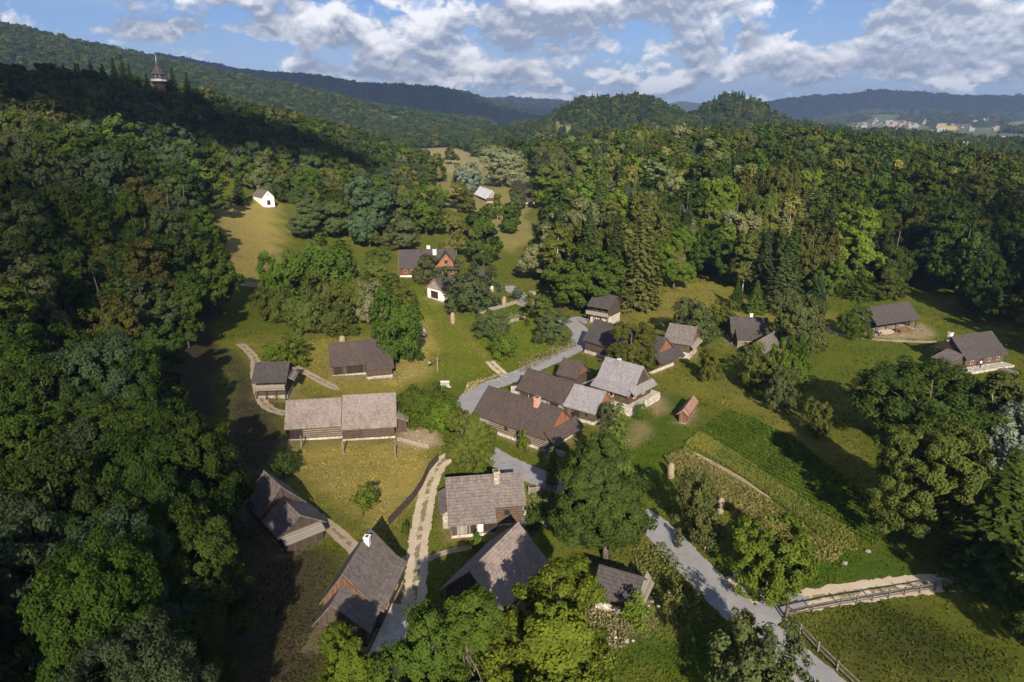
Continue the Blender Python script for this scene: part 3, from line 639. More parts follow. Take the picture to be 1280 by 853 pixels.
# big two-level house at the bottom
h = house('cottage', 'large grey shingled cottage in two roof steps with an orange plank gable strip', (428,718), (463,660), 6.5,
  [(-.38, .0, 5.4, 3.7, 2.5, 2.2, 2.6, {'ir': 0, 'nog': 'r', 'gl': 'boards_dark'}), (0, 1.0, 6.5, 4.1, 2.5, 2.8, 2.6, {'il': .0, 'bf': (-2.9, 3.2), 'gl': 'boards_brown'})], 'roof_grey', 'logs_dark', 'boards_orange', .3, 'stone_grey', mark='the large two-level cottage')
chimney(h, .74, -.4, .6, 6.75, 'paint_white', 1)
q = h.secs[1]; MB().box(q.rx0 - 4.6, q.rx0 + 3.6, q.y0 - 3.0, q.y0 - .07, -.5, .55).build('terrace', M['concrete'], h.root); MB().box(q.rx0 - 2.5, q.rx0 + 2.8, q.y0 - 3.9, q.y0 - 3.3, -.4, .5).build('bench_ledge', M['planks_grey'], h.root)
hole(h, 'f', .3, 1.1, .8, .9, 1); hole(h, 'f', .7, 1.1, .8, .9, 1)
# cottage with the stone chimney
h = house('cottage', 'brown shingled cottage with a tall rubble stone chimney on its front slope', (556,597.5), (647.6,590.5), 6.0,
  [(0, .63, 6.0, 5.1, 2.15, 4.2, 2.4, {'ir': 0, 'wall': 'boards_dark', 'nog': 'r'}), (.63, 1.06, 6.0, 3.2, 3.1, 4.2, 2.4, {'il': 0, 'wall': 'logs_brown', 'inf': .35})], 'roof_grey', 'logs_brown', 'boards_dark', .35, 'stone_pale', mark='the cottage with the stone chimney')
chimney(h, .69, -.7, .75, 6.7, 'stone_chimney', 1)
hole(h, 'f', .23, .4, 1.3, 1.6, 0, 'wood_grey', 'boards_grey', 'door'); hole(h, 'f', .48, .4, 1.0, 1.6, 0, 'wood_grey', 'boards_black', 'door'); hole(h, 'f', .64, .5, .9, 1.45, 0, 'wood_pale', 'plaster', 'door'); hole(h, 'f', .86, .5, 1.7, 1.4, 0, 'wood_dark', 'boards_black', 'door')
hole(h, 'f', .45, 1.5, .9, .9, 1, 'wood_dark')
leanto(h, 'l', 0, -2.6, 3.2, 1.2, 2.8, 2.2, 'roof_grey', 'stone_grey'); q = h.secs[1]; MB().box(q.x1 + .10, q.x1 + .9, q.y0 - .8, q.y1 - 1.0, -.5, .3).build('step', M['stone_pale'], h.root)
# steep roof beside the yellow tree
h = house('barn', 'steep pale shingled barn half hidden by the yellow green tree', (586.6,713.5), (648,652.6), 5.8, [(0, 1, 5.8, 3.9, 2.0, 3.9, 2.0)], 'roof_weathered', 'logs_dark', 'boards_dark', .3, mark='the steep pale barn')
# low shed with dark roof
h = house('shed', 'low dark roofed shed on a white stone base beside the road', (749,706), (805,722), 4.0, [(0, 1, 4.0, 2.4, 2.0, 2.4, 2.0)], 'roof_dark', 'logs_dark', 'boards_grey', .9, 'stone_pale', cat='shed', mark='the low dark roadside shed')
skirt(h, 'r', 0, 3.1, .9, 1.8, 'planks_grey')
# middle farm row
h = house('cottage', 'long brown roofed cottage with a pink chimney and orange plank gable', (610.5,482), (703,511.4), 6.3, [(0, 1, 6.3, 4.2, 2.5, 4.2, 2.5)], 'roof_brown', 'logs_pale', 'boards_orange', .5, 'stone_pale', mark='the long cottage with the pink chimney')
chimney(h, .70, -.5, .85, 7.1, 'brick_pink'); skirt(h, 'r', 0, 3.6, 1.9, 2.2, 'roof_brown'); hole(h, 'f', .1, .7, 3.0, 1.5, 0, 'wood_grey', 'boards_grey', 'door')
for u in (.45, .62): hole(h, 'f', u, 1.2, .7, .8, 0, 'wood_dark')
q = h.secs[0]; MB().box(q.x1 + .3, q.x1 + 3.2, q.y0 + .3, q.y0 + .9, -.5, .7).build('stone_steps', M['stone_grey'], h.root)
h = house('barn', 'brown roofed farm barn with grey and white planked doors', (659.7,460), (717,478), 5.6, [(0, 1, 5.6, 3.3, 2.4, 3.3, 2.4, {'ir': .2})], 'roof_brown', 'boards_grey', 'boards_dark', .4, 'stone_pale', mark='the farm barn with grey doors')
for u, m_ in ((.12, 'logs_dark'), (.34, 'boards_dark'), (.58, 'boards_grey'), (.82, 'boards_black')): hole(h, 'f', u, .45, 1.9, 1.5, 0, 'wood_dark', m_, 'door')
leanto(h, 'l', 0, -2.4, 2.0, 3.0, 3.0, 2.0, 'roof_brown', 'stone_pale')
h = house('cottage', 'small log cottage under a low silvery roof beside the brown farm barn', (718,480), (758,490), 5.2, [(0, 1, 5.2, 3.8, 2.4, 3.4, 2.4, {'il': .2})], 'roof_silver', 'logs_brown', 'boards_orange', .55, 'stone_pale', mark='the low silvery cottage')
hole(h, 'f', .16, .6, 1.0, 1.5, 0, 'wood_dark', 'boards_brown', 'door'); hole(h, 'f', .42, .6, 1.2, 1.5, 0, 'wood_dark', 'boards_black', 'door'); hole(h, 'f', .75, 1.2, .7, .7, 0, 'wood_dark')
h = house('shed', 'small brown roofed log shed beside the road bend', (704,447), (730,453), 5.0, [(0, 1, 5.0, 2.6, 2.3, 2.6, 2.3)], 'roof_brown', 'logs_dark', 'boards_brown', .3, cat='shed', mark='the small brown shed')
h = house('cottage', 'tall silvery roofed cottage with yellow windows on a white stone podium', (757,446), (805,458.7), 7.8, [(0, 1, 7.8, 4.7, 3.55, 4.4, 3.6, {'bf': (-2.6, 4.7), 'bb': (2.6, 4.7), 'ir': .5, 'inf': .9})], 'roof_silver', 'logs_dark', 'boards_dark', 1.5, 'stone_pale', rb=1.3, mark='the tall silvery cottage')
skirt(h, 'r', 0, 4.5, 1.25, 3.62, 'roof_silver', .75); skirt(h, 'l', 0, 4.6, 1.6, 3.5, 'roof_silver')
hole(h, 'f', .5, 2.1, 1.0, 1.0, 0); hole(h, 'f', .2, 1.5, .9, 1.8, 0, 'wood_dark', 'boards_brown', 'door'); hole(h, 'r', .25, 2.1, .9, 1.0, 0); hole(h, 'r', .65, 2.1, .9, 1.0, 0)
chimney(h, .30, .8, .5, 7.6, 'paint_white')
h = house('cottage', 'long dark roofed cottage with an orange gable and yellow windows behind the olive tree', (744,399), (834,423), 7.0, [(0, 1, 7.0, 4.2, 3.0, 4.2, 3.0)], 'roof_dark', 'logs_dark', 'boards_orange', .7, 'stone_pale', mark='the long dark cottage with the orange gable')
skirt(h, 'r', 0, 4.3, 2.2, 2.9, 'roof_dark'); hole(h, 'r', .3, 1.3, .8, 1.0, 0); hole(h, 'r', .65, 1.3, .8, 1.0, 0); hole(h, 'f', .85, 1.3, .8, 1.0, 0)
h = house('granary', 'grey roofed log granary on a white stone cellar beside the orange gabled cottage', (837,404), (872,409), 6.6, [(0, 1, 6.6, 4.0, 3.5, 3.2, 3.5)], 'roof_grey', 'logs_brown', 'boards_brown', 1.5, 'stone_pale', mark='the grey-roofed granary')
skirt(h, 'r', 0, 3.5, 1.0, 2.7, 'planks_grey'); hole(h, 'r', .5, .1, 1.1, 1.3, 0, 'wood_dark', 'boards_black', 'door')
h = house('granary', 'two storey storehouse with a timber gallery over a pale stone ground floor', (743,366), (771.5,370.5), 7.2, [(0, 1, 7.2, 3.8, 4.6, 3.4, 4.6, {'inf': 1.5})], 'roof_dark', 'logs_dark', 'boards_dark', 2.3, 'stone_pale', mark='the galleried storehouse')
q = h.secs[0]; MB().box(q.x0 - .8, q.x1, q.y0 - 1.3, q.y0 - .1, 2.35, 2.5).build('balcony', M['wood_grey'], h.root); MB().box(q.x0 - .78, q.x1 - .02, q.y0 - 1.36, q.y0 - 1.301, 2.3, 3.35).build('balcony_rail', M['planks_grey'], h.root)
for k in range(4): xx = q.x0 + .1 + (q.x1 - q.x0 - .2) * k / 3; MB().box(xx - .08, xx + .08, q.y0 - 1.29, q.y0 - 1.13, -.3, 2.34).box(xx - .06, xx + .06, q.y0 - 1.29, q.y0 - 1.17, 2.51, 4.6).build('post', M['wood_dark'], h.root)
chimney(h, .2, .6, .6, 7.6, 'stone_chimney'); hole(h, 'f', .45, .2, 1.0, 1.7, 0, 'wood_dark', 'boards_black', 'door')
h = house('cottage', 'dark roofed cottage with a square white chimney and a projecting porch roof', (912,396), (960,397.5), 5.6, [(0, 1, 5.6, 3.4, 2.7, 3.6, 2.7)], 'roof_dark', 'logs_dark', 'boards_dark', .4, mark='the dark cottage with the white chimney')
chimney(h, .58, .7, .6, 6.2, 'paint_white'); leanto(h, 'f', 0, -3.4, .2, 3.0, 3.6, 1.9, 'roof_dark', 'logs_pale', 'porch')
h = house('shed', 'small grey planked shed beside the dark cottage with the white chimney', (944,428), (968,414), 4.0, [(0, 1, 4.0, 2.2, 2.0, 2.2, 2.0)], 'roof_grey', 'logs_dark', 'boards_dark', .2, cat='shed', mark='the small grey shed')
h = house('shelter', 'narrow red tiled shelter standing alone on the lawn', (852,515), (867.6,493.5), 2.7, [(.1, .95, 2.7, 1.0, 1.75, 1.0, 1.75, {'inf': .35, 'inb': .35})], 'roof_red', 'boards_brown', 'boards_brown', .2, 'wood_grey', cat='shelter', mark='the red-tiled lawn shelter')
h = house('barn', 'dark roofed barn with a plank gable and timber stored under its open front', (1082,384.5), (1136,377), 6.0, [(0, 1, 6.0, 3.9, 2.6, 3.6, 2.6, {'open': 1.6})], 'roof_dark', 'boards_dark', 'boards_grey', .1, 'stone_grey', mark='the open-fronted barn')
H_OPEN = h
h = house('cottage', 'dark roofed log cottage on a white terrace at the edge of the right wood', (1188.6,421), (1239,414), 6.2, [(0, 1.02, 6.2, 4.4, 2.5, 3.8, 2.6)], 'roof_dark', 'logs_brown', 'boards_dark', .5, 'stone_pale', mark='the cottage with the white terrace')
chimney(h, .05, .6, .7, 6.7, 'paint_white'); leanto(h, 'l', 0, -3.6, .5, 4.2, 3.4, 2.0, 'roof_grey', 'boards_dark', 'porch')
for u in (.16, .62, .85): hole(h, 'f', u, 1.1, .8, .85, 0, 'wood_pale')
door(h, 'f', .42, 1.1, 1.8, 0, 'wood_dark', 'boards_black'); q = h.secs[0]; MB().box(q.x0 - 1.0, q.x1 + .6, q.y0 - 2.2, q.y0 - .07, -.6, .42).build('terrace', M['stone_pale'], h.root); MB().box(1.6, 3.4, q.y0 - 5.2, q.y0 - 2.21, -.6, .30).build('ramp', M['planks_grey'], h.root)
H_WT = h
# inn-like house and its barn further back
h = house('inn', 'big dark roofed timber house with two white chimneys and orange gables', (498,312.5), (566,311), 8.0, [(0, 1.02, 8.0, 5.6, 3.0, 5.6, 3.0)], 'roof_dark', 'logs_red', 'boards_bright', .6, 'plaster', verge='trim_orange', mark='the big house with two white chimneys')
chimney(h, .55, 1.4, 1.0, 8.8, 'paint_white'); chimney(h, .66, -1.3, 1.1, 8.0, 'paint_white'); skirt(h, 'r', 0, 4.1, 1.9, 3.1, 'roof_dark'); wing(h, .84, 3.9, 7.7, 3.1, 2.6, 'roof_dark', 'logs_red', 'boards_bright')
for u in (.10, .22, .34): hole(h, 'f', u, 1.4, .9, 1.1, 0, 'wood_pale')
for u in (.2, .5, .8): hole(h, 'r', u, 1.4, .8, 1.1, 0, 'wood_pale')
q = h.secs[0]; MB().box(q.x0 + .44 * (q.x1 - q.x0), q.x0 + .62 * (q.x1 - q.x0), q.y0 - 1.1, q.y0 - .08, -.4, 3.4).build('porch', M['plaster'], h.root)
h = house('barn', 'dark roofed barn with white walls, a grey plank gable and an orange edge', (542,348.5), (606,336), 6.4, [(0, 1.02, 6.4, 4.2, 3.0, 4.2, 3.0, {'gl': 'boards_grey'})], 'roof_dark', 'plaster', 'boards_grey', .4, 'stone_pale', verge='trim_orange', mark='the white-walled barn')
hole(h, 'l', .55, .4, 3.6, 2.4, 0, 'plaster', 'boards_black', 'door'); hole(h, 'f', .25, .4, 3.0, 2.3, 0, 'wood_dark', 'boards_black', 'door')  # gable-end opening: its inner dark is painted as a black leaf
h = house('hut', 'little log hut with a reddish plank gable among the orchard trees', (423,322), (436,325), 5.6, [(-.2, 1, 5.6, 2.8, 2.4, 2.8, 2.4)], 'roof_grey', 'logs_pale', 'boards_orange', .2, mark='the little orchard hut')
h = house('chapel', 'small white chapel with a grey roof at the top of the dry meadow', (325.5,236.5), (334.5,238.5), 6.2, [(-.4, 1.0, 6.2, 2.7, 3.4, 2.7, 3.4, {'inf': .25, 'inb': .25, 'ir': .15})], 'roof_grey', 'plaster', 'plaster', .1, 'plaster', cat='chapel', mark='the white chapel')
q = h.secs[0]; hole(h, 'r', .5, .12, 1.5, 2.1, 0, 'wood_grey', 'boards_black', 'door'); hole(h, 'r', .5, 4.2, .6, .8, 0, 'wood_grey', 'boards_black', 'gable_window')
h = house('hut', 'little hut under a steep white roof on the far clearing', (603,234), (614,238), 6.0, [(-.3, 1.1, 6.0, 3.6, 1.6, 3.6, 1.6)], 'roof_white', 'boards_dark', 'boards_grey', .2, mark='the white-roofed far hut')
h = house('barn', 'brown roofed far barn at the top of the green clearing', (651,228), (657,233), 7.5, [(-.7, 1.5, 7.5, 4.2, 2.8, 4.0, 2.8)], 'roof_brown', 'boards_dark', 'boards_dark', .3, mark='the far brown barn')
h = house('shed', 'tiny grey roofed shed between far trees beside the clearing', (539,229), (549,229.5), 4.5, [(0, 1, 4.5, 2.6, 2.4, 2.6, 2.4)], 'roof_grey', 'boards_dark', 'boards_dark', .2, cat='shed', mark='the tiny far shed')
# trodden earth along the walls
for f in FOOT:
    cx_ = sum(p[0] for p in f) / 4; cy_ = sum(p[1] for p in f) / 4; sub = np.where((np.abs(GX - cx_) < 22) & (np.abs(GY - cy_) < 22))[0]
    d = sdf(f, GX[sub], GY[sub]) + .7 * wob(GX[sub], GY[sub], 1.5, 4); a = ((1 - _sm(d, -.3, 1.3)) * .55)[:, None]; GC[sub] = GC[sub] * (1 - a) + np.array((.19, .15, .085)) * a
ground_me.attributes['ground'].data.foreach_set('color', np.hstack([GC, np.ones((len(GC), 1))]).astype(np.float32).ravel())
# ------------------------------------------------------------------ trees: one of each build, copied; every copy has its own size, turn and tint
def cards(rng, pos, nor, size, aspect=1.6, fold=0.0):
    n = len(pos); nor = nor / np.linalg.norm(nor, axis=1, keepdims=True)
    t = rng.normal(size=(n, 3)); t -= nor * (t * nor).sum(1, keepdims=True); t /= np.linalg.norm(t, axis=1, keepdims=True)
    b = np.cross(nor, t); s = size[:, None] if hasattr(size, '__len__') else size
    l = t * s * .5 * aspect ** .5; q = b * s * .5 / aspect ** .5
    V = np.stack([pos - l, pos + q * 1.0 - l * .1 + nor * s * fold, pos + l, pos - q * 1.0 - l * .1 + nor * s * fold], 1).reshape(-1, 3)
    return V, np.arange(4 * n).reshape(n, 4)
def crown_mesh(name, V, F, clump, m):
    return npmesh(name, V, F, m, {'clump': ('FLOAT', 'FACE', clump)})
def unit(rng, n):
    v = rng.normal(size=(n, 3)); return v / np.linalg.norm(v, axis=1, keepdims=True)
def trunk_mesh(name, H, r, limbs, m, top=.8, bend=.4, rng=None):
    mb = MB(); k = 5; pts = [(bend * math.sin(i * 1.1) * i / k, bend * math.cos(i * 1.7) * i / k * .6, -.6 + (H * top + .6) * i / k) for i in range(k + 1)]
    mb.tube(pts, [r * (1.25 if i == 0 else 1) * (1 - .82 * i / k) for i in range(k + 1)], 8)
    for e in limbs:
        f = rng.uniform(.35, .7); i = min(k - 1, int(f * k)); a = Vector(pts[i]).lerp(Vector(pts[i + 1]), f * k - i); e = Vector(e)
        md = a.lerp(e, .5) + Vector((0, 0, .12 * (e - a).length)); mb.tube([a, md, e], [r * .42, r * .26, r * .07], 6)
    me = bpy.data.meshes.new(name); me.from_pydata([tuple(v) for v in mb.v], [], mb.f); me.materials.append(m)
    for p in me.polygons: p.use_smooth = True
    return me
def broad(seed, H, R, base, nleaf, ls, nclump=150, nlobe=9, rc=.21, m='leaves_broad', bk='bark_grey', sharp=0.0, gap=.55, lobe=.5):
    rng = np.random.default_rng(seed); az_ = (H - base) / 2; c0 = np.array((0, 0, base + az_)); ax = np.array((R, R, az_))
    u = unit(rng, nlobe); u[:, 2] = u[:, 2] * .9 + .1
    u[:4, 2] = -.92; u[:4, :2] *= 1.1
    lc = c0 + u * ax * (.62 - .1 * rng.random((nlobe, 1))); lr = R * lobe * (.75 + .5 * rng.random(nlobe))
    if sharp: k = (lc[:, 2] - base) / (H - base); lc[:, :2] *= (1 - sharp * k)[:, None]; lr *= (1 - sharp * .6 * k)
    C = []
    while len(C) < nclump:
        i = rng.integers(nlobe); d = unit(rng, 1)[0]
        if d[2] < -.85: continue
        p = lc[i] + d * lr[i] * np.array((1, 1, 1.05)) * rng.uniform(.62, 1.06)
        ins = (np.linalg.norm(p - lc, axis=1) / lr); ins[i] = 9
        if ins.min() < .72 and rng.random() > .12: continue
        if p[2] < base * .62: continue
        C.append(p)
    C = np.array(C); rcs = R * rc * rng.uniform(.6, 1.35, nclump); wv = rcs ** 2; ci = rng.choice(nclump, nleaf, p=wv / wv.sum())
    d = unit(rng, nleaf); rad = rcs[ci] * (gap + (1.05 - gap) * rng.random(nleaf))
    pos = C[ci] + d * rad[:, None] * np.array((1, 1, .95))
    out = (C[ci] - c0) / ax; out /= np.linalg.norm(out, axis=1, keepdims=True) + 1e-6
    nor = d * .75 + out * .55 + np.array((0, 0, .22)) + rng.normal(size=(nleaf, 3)) * .42
    V, F = cards(rng, pos, nor, ls * rng.uniform(.65, 1.3, nleaf), 1.5, .12)
    cl = rng.random(nclump)[ci] * .6 + rng.random(nleaf) * .4
    cm = crown_mesh('crown', V, F, cl, M[m]); limb = C[rng.choice(nclump, min(9, nclump), replace=False)]
    return trunk_mesh('trunk', H, (.0075 if bk == 'bark_white' else .017) * H, limb, M[bk], .78, .35, rng), cm, H, R
def spruce(seed, H, R, nper, ls, levels=26, nb=11, base=.06, m='needles', droop=.25, taper=.85):
    rng = np.random.default_rng(seed); Ps = []; Ns = []; Cl = []
    for i in range(levels):
        t = i / (levels - 1); z = H * (base + (.985 - base) * t); rr = R * (1 - t) ** taper * rng.uniform(.82, 1.12) + .12
        n = max(4, int(nb * (1 - .6 * t)))
        for k in range(n):
            a = 2 * math.pi * (k + rng.random() * .7) / n + i * 1.3; L = rr * rng.uniform(.72, 1.14); m_ = max(3, int(nper * (L / R) + 3)); s = (np.arange(m_) + rng.random(m_)) / m_; s = s ** .8
            side = rng.normal(size=m_) * .12 * L * (1.1 - s) + rng.normal(size=m_) * .05
            x = np.cos(a) * L * s - np.sin(a) * side; y = np.sin(a) * L * s + np.cos(a) * side; zz = z - droop * L * s ** 1.5 + .10 * L * s ** 4 + rng.normal(size=m_) * .07
            Ps.append(np.stack([x, y, zz], 1)); nn = np.stack([np.cos(a) * .55 * np.ones(m_), np.sin(a) * .55 * np.ones(m_), np.ones(m_) * .8], 1) + rng.normal(size=(m_, 3)) * .35; Ns.append(nn); Cl.append(np.full(m_, rng.random()) * .6 + rng.random(m_) * .4)
    Ps, Ns, Cl = np.concatenate(Ps), np.concatenate(Ns), np.concatenate(Cl)
    V, F = cards(rng, Ps, Ns, ls * rng.uniform(.7, 1.3, len(Ps)), 2.0, -.1)
    return trunk_mesh('trunk', H, .014 * H, [], M['bark_brown'], .93, .1, rng), crown_mesh('crown', V, F, Cl, M[m]), H, R
KIND = {
 'oak_hi':   [broad(1, 17, 6.5, 2.2, 52000, .27, 330, 11, .118), broad(2, 16, 6.2, 2.0, 52000, .26, 350, 13, .112)],
 'oak_near': [broad(31, 17, 6.5, 2.2, 105000, .185, 430, 12, .105), broad(32, 16, 6.3, 2.0, 105000, .18, 440, 14, .102)],
 'oak':      [broad(3, 17, 5.6, .9, 20000, .42, 240, 10, .135), broad(4, 16, 5.4, .9, 20000, .42, 250, 12, .13), broad(5, 18, 5.2, .9, 20000, .42, 230, 9, .14)],
 'oak_far':  [broad(6, 17, 5.4, 1.4, 5200, .80, 110, 9, .18), broad(7, 16, 5.6, 1.2, 5200, .80, 120, 10, .175), broad(8, 18, 5.0, 1.4, 5200, .80, 110, 8, .185)],
 'lime':     [broad(9, 18, 5.2, 1.0, 52000, .25, 350, 9, .118, sharp=.35), broad(10, 17, 5.4, .9, 52000, .25, 350, 10, .118, sharp=.25)],
 'tall':     [broad(33, 18, 4.6, 1.0, 60000, .25, 380, 15, .125, sharp=.55, lobe=.56)],
 'round':    [broad(11, 7, 3.4, .3, 11000, .25, 180, 9, .15, bk='bark_brown'), broad(12, 7, 3.6, .3, 11000, .25, 190, 10, .145, bk='bark_brown'), broad(13, 6.5, 3.2, .3, 10000, .25, 160, 8, .155, bk='bark_brown')],
 'apple':    [broad(14, 6.5, 3.6, .8, 9500, .22, 140, 9, .145, bk='bark_brown', gap=.4), broad(15, 6.5, 3.4, .8, 9000, .22, 125, 8, .15, bk='bark_brown', gap=.4)],
 'thin':     [broad(16, 5, 1.5, 1.3, 1500, .22, 34, 5, .3, bk='bark_brown', gap=.3)],
 'birch':    [broad(17, 18, 3.6, 1.2, 8000, .42, 150, 13, .19, bk='bark_white', sharp=.45, gap=.3, lobe=.55), broad(18, 19, 3.3, 1.3, 8000, .42, 150, 13, .19, bk='bark_white', sharp=.5, gap=.3, lobe=.55)],
 'birch_far':[broad(19, 18, 3.6, 1.5, 3200, .70, 80, 11, .22, bk='bark_white', sharp=.45, gap=.35, lobe=.55)],
 'poplar':   [spruce(20, 8, 1.0, 12, .24, 34, 9, .03, 'leaves_broad', -.7, .42)],
 'willow':   [broad(21, 13, 5.6, .8, 18000, .36, 240, 12, .135, gap=.4), broad(22, 12, 5.4, .8, 16000, .36, 220, 11, .14, gap=.4)],
 'spruce':   [spruce(23, 22, 3.6, 26, .56, 34, 13), spruce(24, 21, 3.3, 26, .56, 34, 12)],
 'spruce_far':[spruce(25, 21, 3.4, 11, .95, 22, 10)],
 'larch':    [spruce(26, 19, 3.8, 20, .46, 26, 12, .05, 'leaves_broad', .12, .7)],
 'pine':     [broad(27, 17, 4.2, 4.5, 8000, .46, 60, 8, .25, 'needles', 'bark_brown', gap=.45)],
}
NAMES = {'tall': 'broadleaf_tree', 'oak_hi': 'broadleaf_tree', 'oak_near': 'broadleaf_tree', 'oak': 'broadleaf_tree', 'oak_far': 'broadleaf_tree', 'lime': 'broadleaf_tree', 'round': 'fruit_tree', 'apple': 'apple_tree', 'thin': 'young_tree', 'birch': 'birch_tree', 'birch_far': 'birch_tree',
         'poplar': 'columnar_tree', 'willow': 'willow_tree', 'spruce': 'spruce_tree', 'spruce_far': 'spruce_tree', 'larch': 'larch_tree', 'pine': 'pine_tree'}
TINT = {'dark': (.042, .066, .014), 'green': (.058, .090, .015), 'fresh': (.086, .130, .017), 'yellow': (.092, .126, .018), 'olive': (.080, .094, .020), 'birch': (.142, .148, .038), 'pale': (.125, .142, .060), 'grey': (.080, .097, .036), 'silver': (.185, .215, .150),
        'sage': (.165, .185, .095), 'spruce': (.036, .056, .020), 'brownish': (.076, .080, .022), 'larch': (.086, .108, .023), 'blue': (.054, .080, .038)}
TONE = {'pale': 'pale green', 'dark': 'dark green', 'green': 'mid green', 'fresh': 'bright green', 'yellow': 'yellow green', 'olive': 'olive green', 'birch': 'pale olive', 'grey': 'grey green', 'silver': 'silvery', 'sage': 'pale sage', 'spruce': 'blackish green', 'brownish': 'brownish green', 'larch': 'soft green', 'blue': 'bluish green'}
trng = random.Random(5); TREES = []
def tree(kind, x, y, H, R, tone, label=None, group=None, z=None, var=None, jit=.10):
    i = (trng.randrange(len(KIND[kind])) if var is None else var); tk, cr, H0, R0 = KIND[kind][i]
    root = empty(NAMES[kind], (x, y, (T1(x, y) if z is None else z) - .1), trng.uniform(0, 6.28)); root.scale = (R / R0, R / R0, H / H0)
    link('trunk', tk, root); c = link('crown', cr, root)
    k = 1 + trng.uniform(-jit, jit) * 1.6; tn = TINT[tone]; c['tint'] = [tn[0] * k * (1 + trng.uniform(-jit, jit)), tn[1] * k, tn[2] * k * (1 + trng.uniform(-jit, jit))]
    tag(root, label, 'tree', group); TREES.append([root, x, y, H, R, tone, kind, label]); return root
def ptree(kind, xb, yb, ytop, wpx, tone, label, mark=None, var=None):  # base pixel, top pixel row, crown width in pixels
    g = G(xb, yb); yn = (ytop - 426.5) / FPX
    # height from the ray of the top row over the same ground distance
    k = (SP + yn * CP) / (CP - yn * SP); H = CAM_H - g.y * k - g.z; d = proj(g.x, g.y, g.z)[2]
    R = wpx / 2 / FPX * d; r = tree(kind, g.x, g.y, max(1.5, H), R, tone, label, var=var)
    if kind in ('round', 'apple'): r.scale[2] *= 1.14
    if mark: LAND.append((mark, g.x, g.y))
    return r
